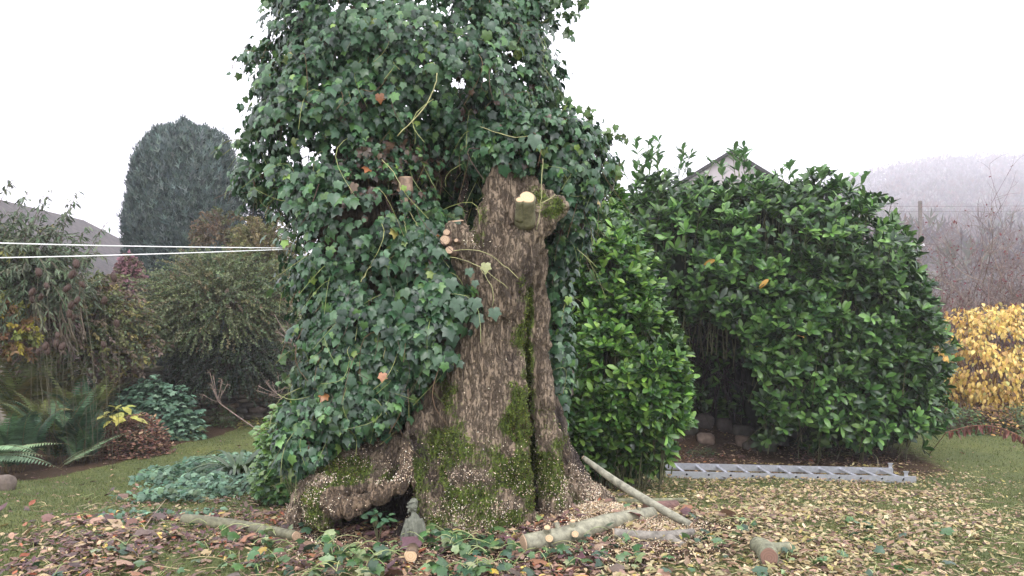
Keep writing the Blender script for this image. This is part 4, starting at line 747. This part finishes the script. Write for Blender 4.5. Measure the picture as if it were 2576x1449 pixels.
bush_twigs("hedgerow", "thick tangle of bare lilac-brown hedge stems behind the yellow shrub", "hedge", np.array([P(2420, 0, 18.5)[0], 18.5, -.8]), 3.2, 2.5, .9, 110, RB, [(.14, .07, .07), (.15, .13, .07)], 2400, 2)
bush_twigs("thorn_bush", "loose twiggy bush with red-tinged tips beside the laurel hedge's right edge", "shrub", np.array([P(2300, 0, 17.)[0], 17., -.8]), .9, 2.7, .5, 22, RB, [(.18, .05, .07), (.14, .05, .06)], 800, 3)
bush_twigs("rose_bush", "bare brown stems leaning in from the right edge", "shrub", np.array([P(2600, 0, 17.)[0], 17., -.8]), 1.1, 3.3, .6, 30, RB, [(.17, .05, .06)], 700, 4)
def fence():
    pb = P(2313, 760, 19); r = thing("wire_fence", "weathered timber post carrying two thin fence wires in the mist", "fence", (pb[0], 19, -.8))
    top = P(2313, 505, 19)[2]; mk("post", *tube([(pb[0], 19, -.85), (pb[0]+.02, 19, top-.03), (pb[0]+.02, 19, top)], [.048, .046, .035], 8), M_POST, r)
    for v in (520, 533):
        z = P(0, v, 19)[2]; t1 = np.linspace(-1, 1, 24); mk("wire", *tube(np.stack([pb[0]+t1*5, np.full(24, 18.92), z+.05*(t1**2)], 1), .0035, 4), M_POST, r)
    x = pb[0]+.02; z = P(0, 616, 19)[2]; mk("tag", np.array([(x-.05, 18.9, z-.03), (x+.05, 18.9, z-.03), (x+.05, 18.9, z+.03), (x-.05, 18.9, z+.03), (x-.05, 18.92, z-.03), (x+.05, 18.92, z-.03), (x+.05, 18.92, z+.03), (x-.05, 18.92, z+.03)]), [np.array([(0, 1, 2, 3), (7, 6, 5, 4), (0, 4, 5, 1), (2, 6, 7, 3), (1, 5, 6, 2), (4, 0, 3, 7)])], M_CORD, r, smooth=False)
fence()
def yellowshrub():
    c = P(2490, 905, 14.3); r = thing("yellow_shrub", "rounded shrub in bright yellow autumn leaf at the right edge", "shrub", (c[0], 14.3, -.8)); n = 6500
    p, nn = surf(n, c, (158*14.3/F, .95, 132*14.3/F), 2.3, .72, 1.05, .28, 4, 2, .4, -.9); kq = fbm(p*3.5, 3) > .45; p = p[kq]; nn = nn[kq]; m = len(p); d = unit(np.array([0, 0, -1.])+nn*.6+rand_dirs(m)*.45); mb = MB()
    mb.add(*scatter(OVATE, p, d, nn+np.array([0, 0, .4])+rand_dirs(m)*.4, rng.uniform(.055, .115, m), pal(m, [(.64, .44, .12), (.74, .55, .20), (.46, .29, .10), (.40, .36, .13), (.22, .14, .07)], [4, 3, 2, 1, .7]), 1.15)); mb.build("foliage", M_LEAF, r)
    K = 6; e = p[rng.choice(m, 90)]; b_ = np.array([c[0], 14.3, -.8]); t1 = np.linspace(0, 1, K)[None, :, None]; V, Fs, pk = tubes(b_+(e[:, None]-b_)*t1+np.array([0, 0, .1])*np.sin(t1*3.14), np.linspace(.012, .005, K)[None], 4); mk("stem", V, Fs, M_TWIG, r, C=(.2, .12, .07))
yellowshrub()
clump("border_plants", "low mixed green and russet border plants under the yellow shrub", "ground cover", np.array([7.4, 13.2, -.78]), (1.6, .55, .42), 1500, .07, [(.08, .13, .05), (.15, .09, .06), (.05, .09, .045), (.5, .33, .1), (.26, .18, .12)], [3, 2, 3, .7, 1], tmpl=OVATE, seed=21) if False else None
for i, (u, v, cc, lab) in enumerate([(2420, 1030, [(.07, .12, .05), (.10, .16, .06)], "low green plant under the yellow shrub's left side"), (2500, 1040, [(.14, .085, .06), (.24, .14, .08), (.45, .30, .1)], "russet leaf-strewn plants below the yellow shrub"), (2565, 1050, [(.09, .14, .06), (.17, .22, .1)], "green plant with small white flowers at the right edge")]):
    clump("border_plant", lab, "plant", np.array([(u-CX)/F*13.3, 13.3, float(gz((u-CX)/F*13.3, 13.3))]), (.42, .35, .42), 800, .07, cc, tmpl=OVATE, seed=22+i)
def deadfrond():
    a = P(2380, 1088, 9.4); b_ = P(2640, 1150, 8.9); r = thing("dead_frond", "withered brown fern frond arching over the lawn at right", "frond", G(2380, 1140)); t1 = np.linspace(0, 1, 30)[:, None]; pth = a+(b_-a)*t1+np.array([0, 0, .2])*np.sin(t1*math.pi); mb = MB()
    pth = np.vstack([np.linspace(G(2340, 1140), pth[0], 6)[:-1], pth]); mk("stalk", *tube(pth, .005, 5), M_TWIG, r, C=(.22, .10, .07)); n = 75; k = rng.integers(6, len(pth), n)
    mb.add(*scatter(CURL, pth[k]+rand_dirs(n)*.012, np.array([0, 0, -1.])+rand_dirs(n)*.35, rand_dirs(n), rng.uniform(.06, .12, n), pal(n, [(.18, .07, .05), (.12, .05, .04)]), .7)); mb.build("leaflets", M_LITTER, r)
deadfrond()

# ------------------------------------------------------------------ stones
for i, (u, v, s, c, lab) in enumerate([(1775, 1112, .16, (.26, .19, .15), "pale wedge-shaped stone at the mouth of the laurel hollow"), (1722, 1085, .21, (.12, .11, .09), "large grey stone at the left of the laurel hollow"), (1765, 1070, .17, (.12, .10, .09), "rounded stone behind the pale wedge stone"),
        (1820, 1080, .15, (.10, .08, .075), "dark brown stone in the middle of the hollow"), (1865, 1095, .2, (.11, .10, .085), "broad dark stone right of the hollow's middle"), (1925, 1130, .17, (.13, .14, .10), "mossy grey-green boulder at the hedge foot near the ladder"), (1885, 1130, .11, (.12, .10, .08), "small stone beside the mossy boulder"),
        (1868, 1120, .12, (.24, .17, .13), "tan flat-faced stone between boulder and wedge stone"), (1700, 1110, .1, (.14, .10, .09), "small stone nearest the bright laurel bush"), (1965, 1120, .14, (.09, .09, .08), "dark stone half under the hedge, right of the boulder")]):
    p = G(u, v); c = tuple(a_*.62 for a_ in c); V, Fs = stone((0, 0, 0), (s*(.8+.1*(i % 3)), s*.7, s*(.55+.1*(i % 4))), i*5.3+2, (22, 14)); V = V*(1+.25*(fbm(V*9+i, 2)-.5))[:, None]; tag(mk("stone", V+p+np.array([0, 0, s*.25]), Fs, M_STONE, C=c, origin=p), lab, "stone", "stones heaped in the laurel hollow")  # stone colours lowered to carry the shade of the hollow
p = G(2, 1232); V, Fs = stone(p+np.array([0, 0, .05]), (.14, .1, .09), 3.3, (20, 12)); tag(mk("edging_stone", V, Fs, M_STONE, C=(.14, .11, .09), origin=p), "tan edging stone at the far left corner of the lawn", "stone")

# ------------------------------------------------------------------ logs, poles and twigs
def log(name, label, pts, rads, barkc, cuts=(M_CUT, M_CUT), stubs=(), cat="log", group=None, sides=20):
    a = np.array([list(p)+[r] for p, r in zip(pts, rads)]); c = catmull(a, 10); base = c[len(c)//2, :3].copy(); base[2] = float(gz(base[0], base[1])); r = thing(name, label, cat, base, group)
    V, Fs = tube(c[:, :3], c[:, 3], sides, True); V = V+unit(V-np.array(c[:, :3].mean(0)))*0; nz = (fbm(V*14+3, 3)-.5); cc = np.array(barkc)*(1+.5*nz[:, None])
    ctr = np.repeat(c[:, :3], sides, 0); ctr = np.vstack([ctr, ctr[:1], ctr[-1:]]); V = ctr+(V-ctr)*(1+.14*nz[:, None]); mk("bark", V, Fs, M_LOG, r, C=cc); ends = ((c[0, :3], c[0, :3]-c[1, :3], c[0, 3]), (c[-1, :3], c[-1, :3]-c[-2, :3], c[-1, 3]))
    for (e, d, rr_), m_ in zip(ends, cuts):
        if m_: disc("cut_end", e, d, rr_*.9, m_, r)
    for (t_, d, rs, L) in stubs:
        k = int(t_*(len(c)-1)); d = unit(np.array(d, float)); stub(c[k, :3]+d*c[k, 3]*.7, d, rs, L, r, M_CUT, barkc, "branch_stub", 1.5)
    return r
def gl(u, v, r): p = G(u, v, r*.0); return p+np.array([0, 0, r*.9])
LG = (.24, .23, .165)
log("cut_branch", "straight olive-grey cut branch lying left of the tree foot", [gl(462, 1322, .04), gl(600, 1338, .04), gl(745, 1362, .035)], [.042, .041, .034], (.15, .145, .09), (M_CUTP, M_CUTP))
log("knobbly_log", "thick pale log with sawn side stubs lying right of the trunk", [gl(1318, 1393, .055), gl(1420, 1370, .055), gl(1520, 1338, .055), gl(1640, 1310, .05)], [.056, .056, .052, .045], LG, (M_CUTP, M_CUT),
    stubs=((.22, (-.1, -.5, .9), .02, .055), (.26, (-.25, -.9, .3), .024, .045), (.40, (.0, -.3, 1), .017, .045), (.43, (.1, -.9, .25), .022, .05), (.33, (-.3, .2, 1), .014, .05), (.9, (.1, -.2, 1), .012, .035)))
log("forked_branch", "grey forked branch piece lying against the thick log", [gl(1545, 1358, .035), gl(1620, 1362, .032), gl(1680, 1366, .035), gl(1742, 1352, .03)], [.033, .031, .036, .026], (.21, .19, .16), (M_CUTP, M_CUT), stubs=((.66, (.55, -.8, -.12), .024, .12),))
a = P(1468, 1152, 5.62); b_ = G(1738, 1330)
log("leaning_pole", "long slim pole leaning from the trunk's right root down to the litter", [a, a*.7+b_*.3+np.array([0, 0, -.015]), a*.35+b_*.65+np.array([0, 0, -.005]), b_+np.array([0, 0, .02])], [.018, .026, .028, .026], (.25, .24, .18), (M_CUTP, M_CUTP), cat="pole")
log("thin_log", "thin greenish branch lying behind the leaning pole", [gl(1550, 1272, .03), gl(1640, 1272, .03), gl(1725, 1266, .025)], [.032, .03, .022], (.17, .17, .10), (M_CUTP, M_CUTP))
log("short_log", "short red-brown log piece beside the leaning pole", [gl(1625, 1292, .04), gl(1700, 1284, .04)], [.044, .043], (.17, .09, .075), (M_CUTR, M_CUTR))
log("log_stub", "short grey-green log with a red-brown sawn face at lower right", [gl(1935, 1432, .055)+np.array([0, 0, .01]), gl(1925, 1405, .05), gl(1905, 1392, .045)], [.054, .056, .05], (.20, .20, .13), (M_CUTR, M_CUTP), stubs=((.5, (.95, .15, .05), .032, .10),))
d_ = thing("sawn_offcut", "round pale sawn offcut standing among ivy leaves below the statue", "offcut", G(1033, 1425)); c = P(1033, 1398, 4.32)
mk("bark", *tube([c+np.array([0, .09, .01]), c], [.033, .034], 20), M_LOG, d_, C=(.13, .09, .06)); disc("cut_face", c, (0, -1, .15), .0335, M_CUT, d_)
rg = ["long thin tan stem arching over the sawdust at the trunk foot", "thin dark twig lying across the ladder's right end", "slender pale stem lying on grass below the ladder", "thin straight twig sloping beside the cut branch", "pale twig lying in the litter at lower left", "thin brown stem curving past the log stub", "fine twig crossing the litter below the thick log", "slim pale shoot lying in front of the forked branch", "thin twig lying flat left of the sawn offcut", "dry stem lying on the mossy lawn at lower right"]
tw = [[(1080, 1340, .02), (1180, 1305, .10), (1330, 1298, .06), (1420, 1325, .02)], [(2180, 1150, .1), (2207, 1178, .12), (2205, 1215, .03), (2215, 1235, .0)], [(2200, 1228, .01), (2300, 1238, .01), (2400, 1236, .01)], [(352, 1350, .01), (385, 1310, .03), (418, 1270, .04)], [(250, 1338, .02), (330, 1345, .02), (385, 1372, .01)], [(1968, 1418, .01), (2060, 1395, .02), (2180, 1440, .01)], [(1480, 1370, .01), (1580, 1400, .02), (1700, 1430, .01)], [(1600, 1362, .05), (1640, 1330, .06), (1665, 1300, .02)], [(850, 1440, .01), (930, 1415, .02), (990, 1425, .01)], [(2160, 1380, .01), (2260, 1400, .01), (2400, 1395, .01)]]
for lab, pts in zip(rg, tw):
    q = catmull([G(u, min(v, 1600))+np.array([0, 0, h_+.006]) for u, v, h_ in pts], 8); tag(mk("twig", *tube(q, np.linspace(.005, .003, len(q)), 6), M_TWIG, C=pal(1, [(.34, .26, .16), (.22, .15, .10)])[0]), lab, "twig", "loose twigs on the ground")

# ------------------------------------------------------------------ ladder
def ladder():
    nl = np.array([P(1675, 1202, 9.3), P(2305, 1215, 9.5)]); fl = np.array([P(1651, 1180, 9.65), P(2247, 1193, 9.85)]); r = thing("ladder", "aluminium ladder section lying flat along the laurel hedge", "ladder", (nl.mean(0)+fl.mean(0))/2)
    for (a, b_) in (nl, fl):
        d = unit(b_-a); s = np.array([-d[1], d[0], 0]); mb = MB(); H = .074; W = .026
        prof = [(0, 0), (W, 0), (W, .006), (.005, .006), (.005, H-.006), (W, H-.006), (W, H), (0, H)]; sg = 1
        V = np.array([p_+s*x*sg+np.array([0, 0, z]) for p_ in (a, b_) for x, z in prof]); j = np.arange(8); q = np.stack([j, (j+1) % 8, 8+(j+1) % 8, 8+j], 1)
        mb.add(V, [q, np.array([(0, 1, 2, 3), (0, 3, 4, 7), (4, 5, 6, 7), (8, 11, 10, 9), (8, 15, 12, 11), (12, 15, 14, 13)])]); mb.build("rail", M_ALU, r, smooth=False)
    for i in range(11):
        f = .082+i*(.948-.082)/10; a = nl[0]+(nl[1]-nl[0])*f+np.array([0, 0, .045]); b_ = fl[0]+(fl[1]-fl[0])*(f+.0)+np.array([0, 0, .045]); d = unit(b_-a)
        rung = mk("rung", *tube([a-d*.004, a-d*.004+d*.001, b_+d*.004], [.016, .0165, .0165], 14, False), M_ALU, r); mk("rung_shade_disc", *tube([a-d*.0035, a+d*.01], [.0125, .0125], 12), M_DARK, rung)  # dark disc stands in for the shade inside the hollow rung
    for base in (nl[1]+np.array([-.10, .01, 0]), fl[1]+np.array([-.02, .0, 0])):
        mb = MB(); x0, y0, z0 = base
        for (ax, ay, az, bx, by, bz) in [(-.022, .028, .02, .022, .034, .118), (-.03, .02, .118, .03, .042, .13)]:
            V = np.array([(x0+x, y0+y, z0+z) for x in (ax, bx) for y in (ay, by) for z in (az, bz)]); mb.add(V, [np.array([(0, 1, 3, 2), (4, 6, 7, 5), (0, 4, 5, 1), (2, 3, 7, 6), (1, 5, 7, 3), (0, 2, 6, 4)])])
        mb.build("end_hook", M_ALU, r, smooth=False)
ladder()

# ------------------------------------------------------------------ statue
def statue():
    D = 4.84; S = D/F; r = thing("statue", "small weathered stone figure sitting under the arched root", "statue", G(1037, 1385)); mb = MB()
    def tb(pts, sides=14):
        a = np.array([np.append(P(u, v, D+dd), rr*S) for u, v, dd, rr in pts]); c = catmull(a, 5); mb.add(*tube(c[:, :3], c[:, 3], sides))
    def bl(u, v, dd, ru, rv, rd=None):
        V, Fs = blob_core(P(u, v, D+dd), (ru*S, (rd or ru)*S, rv*S), 2, 1, .03, 2, u, 16, 12); n = len(V); V = np.vstack([V, V[:16].mean(0), V[-16:].mean(0)]); j = np.arange(16)
        mb.add(V, [Fs[0], np.stack([np.full(16, n), j, (j+1) % 16], 1), np.stack([np.full(16, n+1), n-16+(j+1) % 16, n-16+j], 1)])
    tb([(1040, 1392, 0, 25), (1040, 1372, 0, 25), (1040, 1340, 0, 21), (1041, 1315, 0, 18), (1042, 1302, 0, 14), (1041, 1293, 0, 7), (1040, 1286, 0, 6)])      # robe, chest, neck
    bl(1039, 1272, 0, 11.5, 14); bl(1041, 1262, .004, 10.5, 9); bl(1030, 1284, -.008, 5, 4.5)                                                            # skull, brow, jaw
    bl(1026, 1275, -.008, 4.6, 3.2); bl(1034, 1263, -.02, 7, 2.5); bl(1033, 1281, -.016, 3.4, 1.6); bl(1028, 1267, -.005, 5, 2.6); bl(1046, 1275, -.02, 2.6, 4.5); bl(1044, 1283, -.012, 4, 4); bl(1027, 1289, -.004, 3.4, 2.2)   # nose, brow ridge, ear, cheek, chin
    tb([(1028, 1306, -.01, 8), (1020, 1328, -.02, 7), (1013, 1350, -.03, 6.5), (1009, 1372, -.04, 6)]); tb([(1056, 1306, 0, 8), (1064, 1328, -.005, 7), (1066, 1350, -.02, 6), (1060, 1368, -.04, 5.5)])   # arms
    tb([(1024, 1330, -.05, 5), (1020, 1370, -.065, 6), (1016, 1390, -.07, 7)]); tb([(1045, 1340, -.05, 6), (1050, 1375, -.07, 7)])
    V, Fs, C = mb.arr(); me = mesh_from("tmp", V, Fs); o = bpy.data.objects.new("tmp", me); col.objects.link(o); m = o.modifiers.new("r", 'REMESH'); m.mode = 'VOXEL'; m.voxel_size = .0028
    m2 = o.modifiers.new("s", 'SMOOTH'); m2.iterations = 1; me2 = bpy.data.meshes.new_from_object(o.evaluated_get(bpy.context.evaluated_depsgraph_get())); bpy.data.objects.remove(o)
    n = len(me2.vertices); V = np.empty(n*3); me2.vertices.foreach_get('co', V); V = V.reshape(-1, 3)-np.array(r.location)
    V[:, 1] += .004*(np.abs(np.sin(V[:, 0]*160+V[:, 2]*25))-.5)*(V[:, 2] < .17); me2.vertices.foreach_set('co', V.ravel()); me2.polygons.foreach_set('use_smooth', np.ones(len(me2.polygons), bool))
    me2.materials.clear(); me2.materials.append(M_STATUE); so_ = bpy.data.objects.new("figure", me2); col.objects.link(so_); so_.parent = r
statue()
clump("nettle", "dark green nettle sprig growing in the hollow under the root", "plant", P(950, 1318, 4.85), (.07, .05, .08), 26, .06, [(.06, .13, .06), (.045, .10, .05)], tmpl=OVATE, seed=41)

# ------------------------------------------------------------------ washing line
r = thing("washing_line", "two white washing-line cords stretched from the ivy to the left edge", "washing line", P(715, 626, 5.15))
for (v0, v1) in ((606, 624), (643, 627)):
    a = P(725, v1, 5.15); b_ = P(0, v0, 4.0); b2 = b_+(b_-a)*.6; t1 = np.linspace(0, 1, 30)[:, None]; mk("cord", *tube(a+(b2-a)*t1+np.array([0, 0, -.012])*np.sin(t1*math.pi), .0033, 6), M_CORD, r)

# ------------------------------------------------------------------ leaf litter, ivy trimmings, grass
def inview(x, y, m=80):
    u = CX+x/y*F; return (u > -m) & (u < 2576+m)
def litter():
    n = 150000; y = rng.uniform(3.9, 12., n); x = y*rng.uniform(-.68, .68, n); u = CX+x/y*F; z = gz(x, y); v = CY-(z-CAMZ)/y*F
    dens = np.clip((v-1225-np.clip((330-u)*.35, 0, 100))/90, 0, 1)*(u < 1250)*.75+np.where(u >= 1250, np.clip((v-1150)/50, 0, 1), 0)
    dens *= np.where(u > 2150, np.clip(1-(u-2150)/600*(1.3-np.clip((v-1200)/500, 0, .5)), .1, 1), 1); dens += .035+.7*((x > 1.4) & (x < 5.4))*np.clip((y-9.7)/.3, 0, 1)
    dens *= np.clip((fbm(np.stack([x*2.5, y*2.5, x*0], -1), 3)-.22)*2.6, .1, 1.25)
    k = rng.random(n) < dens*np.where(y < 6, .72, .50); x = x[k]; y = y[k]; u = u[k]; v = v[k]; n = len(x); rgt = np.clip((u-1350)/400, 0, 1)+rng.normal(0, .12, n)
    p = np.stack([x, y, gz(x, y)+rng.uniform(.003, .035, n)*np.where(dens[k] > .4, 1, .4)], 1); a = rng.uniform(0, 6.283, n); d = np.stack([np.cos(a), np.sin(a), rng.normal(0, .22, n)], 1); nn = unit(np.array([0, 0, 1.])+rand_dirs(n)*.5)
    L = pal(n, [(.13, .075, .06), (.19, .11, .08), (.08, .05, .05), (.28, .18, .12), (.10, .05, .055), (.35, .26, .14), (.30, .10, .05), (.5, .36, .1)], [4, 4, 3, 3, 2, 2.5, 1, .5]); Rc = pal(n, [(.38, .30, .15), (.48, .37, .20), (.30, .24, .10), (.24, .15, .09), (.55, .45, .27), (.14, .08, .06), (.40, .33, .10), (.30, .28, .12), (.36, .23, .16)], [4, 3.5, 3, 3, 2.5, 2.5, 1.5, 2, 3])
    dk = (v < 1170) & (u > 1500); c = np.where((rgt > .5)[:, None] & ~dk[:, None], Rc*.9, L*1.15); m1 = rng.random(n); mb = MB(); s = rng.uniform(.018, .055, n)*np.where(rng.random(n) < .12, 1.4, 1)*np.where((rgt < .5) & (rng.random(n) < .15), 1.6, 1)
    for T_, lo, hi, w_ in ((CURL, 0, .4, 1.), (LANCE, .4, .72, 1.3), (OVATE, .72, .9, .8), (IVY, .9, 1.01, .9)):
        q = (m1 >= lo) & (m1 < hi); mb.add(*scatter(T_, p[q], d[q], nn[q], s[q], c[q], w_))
    n = 90; y = rng.uniform(4.1, 5.9, n); x = y*rng.uniform(-.6, .62, n); x = np.where(np.abs(x/y*F+CX-1036) < 60, x+.35, x); x = np.where(x > .9, x-1.9, x); a = rng.uniform(0, 6.28, n)
    mb.add(*scatter(IVY, np.stack([x, y, gz(x, y)+.035], 1), np.stack([np.cos(a), np.sin(a), rng.normal(0, .3, n)], 1), np.array([0, 0, 1.])+rand_dirs(n)*.7, rng.uniform(.07, .125, n), pal(n, [(.28, .17, .12), (.20, .11, .085), (.36, .25, .15), (.28, .13, .07), (.14, .07, .08), (.12, .08, .07)]), 1.1))
    o = mb.build("leaf_litter", M_LITTER, kind='stuff'); tag(o, "fallen brown, tan and yellow leaves carpeting the ground", "fallen leaves")
    # petioles and bits of twig
    n = 1100; y = 4.1+3.*rng.random(n)**1.5; x = y*rng.uniform(-.6, .66, n); K = 4; t1 = np.linspace(-.5, .5, K)[None, :, None]; a = rng.uniform(0, 6.28, n); d = np.stack([np.cos(a), np.sin(a), rng.normal(0, .15, n)], 1)[:, None]; p = np.stack([x, y, gz(x, y)+.02], 1)[:, None]
    pth = p+d*rng.uniform(.05, .22, (n, 1, 1))*t1+rand_dirs(n)[:, None]*.02*np.cos(t1*3.1); V, Fs, pk = tubes(pth, np.array([[.0018]*K]), 3); mb = MB(); mb.add(V, Fs, np.repeat(pal(n, [(.45, .40, .22), (.36, .26, .15), (.2, .12, .09), (.33, .36, .15)]), pk, 0)); o = mb.build("twig_litter", M_TWIG, kind='stuff'); tag(o, "scattered leaf stalks and broken twig bits on the ground", "twigs")
litter()
def trimmings():
    n = 6000; y = rng.uniform(4.05, 5.3, n); x = y*rng.uniform(-.6, .55, n); u = CX+x/y*F; v = CY-(gz(x, y)-CAMZ)/y*F
    de = np.exp(-((u-1080)/330)**2-((v-1420)/62)**2)*1.1+.35*np.exp(-((u-1330)/300)**2-((v-1400)/60)**2)+.25*np.exp(-((u-820)/130)**2-((v-1360)/40)**2)+.07*(v > 1270); de *= np.where((u > 850) & (u < 1065) & (v < 1385), .08, 1); de *= np.where((np.abs(u-1036) < 42) & (v > 1385), .0, 1)*np.clip((fbm(np.stack([x*5, y*5, x*0], -1), 2)-.25)*3, .05, 1.3)
    k = rng.random(n) < de*.36; x = x[k]; y = y[k]; n = len(x); a = rng.uniform(0, 6.283, n); p = np.stack([x, y, gz(x, y)+rng.uniform(.02, .075, n)], 1)
    mb = MB(); mb.add(*scatter(IVY, p, np.stack([np.cos(a), np.sin(a), rng.normal(0, .35, n)], 1), np.array([0, -.25, 1.])+rand_dirs(n)*.75, rng.uniform(.04, .085, n), pal(n, [(.05, .11, .04), (.075, .15, .05), (.035, .075, .04), (.20, .27, .12), (.30, .34, .17), (.4, .3, .05)], [4, 4, 4, 1.5, .8, .2])))
    K = 6; m = 110; i = rng.choice(n, m); t1 = np.linspace(0, 1, K)[None, :, None]; a = rng.uniform(0, 6.28, m); d = np.stack([np.cos(a), np.sin(a)*.6, rng.normal(.0, .12, m)], 1)[:, None]
    V, Fs, pk = tubes(p[i][:, None]+d*rng.uniform(.08, .24, (m, 1, 1))*t1+np.array([0, 0, .03])*np.sin(t1*3.14), np.array([[.0022]*K]), 4); mb.add(V, Fs, np.repeat(pal(m, [(.28, .34, .12), (.36, .40, .18)]), pk, 0))
    o = mb.build("ivy_trimmings", M_IVY, kind='stuff'); tag(o, "cut green ivy leaves and stalks strewn in front of the tree", "ivy trimmings")
trimmings()
def grass():
    n = 170000; y = 3.9+9.6*rng.random(n)**.9; x = y*rng.uniform(-.68, .68, n); s_ = soilmask(x, y); k = (rng.random(n) > s_*1.25)&((y > 6)|(np.abs(x) > .9)|(rng.random(n) < .25)); x = x[k]; y = y[k]; n = len(x); g = fbm(np.stack([x*1.5, y*1.5, x*0], -1), 3)
    mb = MB(); c = pal(n, [(.10, .13, .04), (.15, .165, .065), (.08, .10, .035), (.19, .18, .08)], [4, 3, 3, 1])*(.75+.55*g)[:, None]
    mb.add(*scatter(BLADE, np.stack([x, y, gz(x, y)-.002], 1), unit(np.array([0, 0, 1.])+rand_dirs(n)*.7), rand_dirs(n), rng.uniform(.015, .042, n), c, 1.6)); o = mb.build("grass", M_GRASS, kind='stuff'); tag(o, "short mossy lawn grass", "grass")
grass()

# ------------------------------------------------------------------ the fog
m = bpy.data.materials.new("haze"); m.use_nodes = True; t = m.node_tree; t.nodes.clear(); o_ = t.nodes.new("ShaderNodeOutputMaterial"); pv = t.nodes.new("ShaderNodeVolumePrincipled")
pv.inputs['Color'].default_value = (.95, .93, 1, 1); pv.inputs['Density'].default_value = .0013; pv.inputs['Anisotropy'].default_value = .0; t.links.new(pv.outputs[0], o_.inputs['Volume'])
x0, x1, y0, y1, z0, z1 = -1100, 1100, -20, 1700, -20, 170
V = np.array([(x, y, z) for x in (x0, x1) for y in (y0, y1) for z in (z0, z1)], float)
hz = mk("haze", V, [np.array([(0, 1, 3, 2), (4, 6, 7, 5), (0, 4, 5, 1), (2, 3, 7, 6), (1, 5, 7, 3), (0, 2, 6, 4)])], m, smooth=False, kind='stuff', origin=(0, 0, 0)); tag(hz, "pale fog filling the air over the garden and hill", "fog")
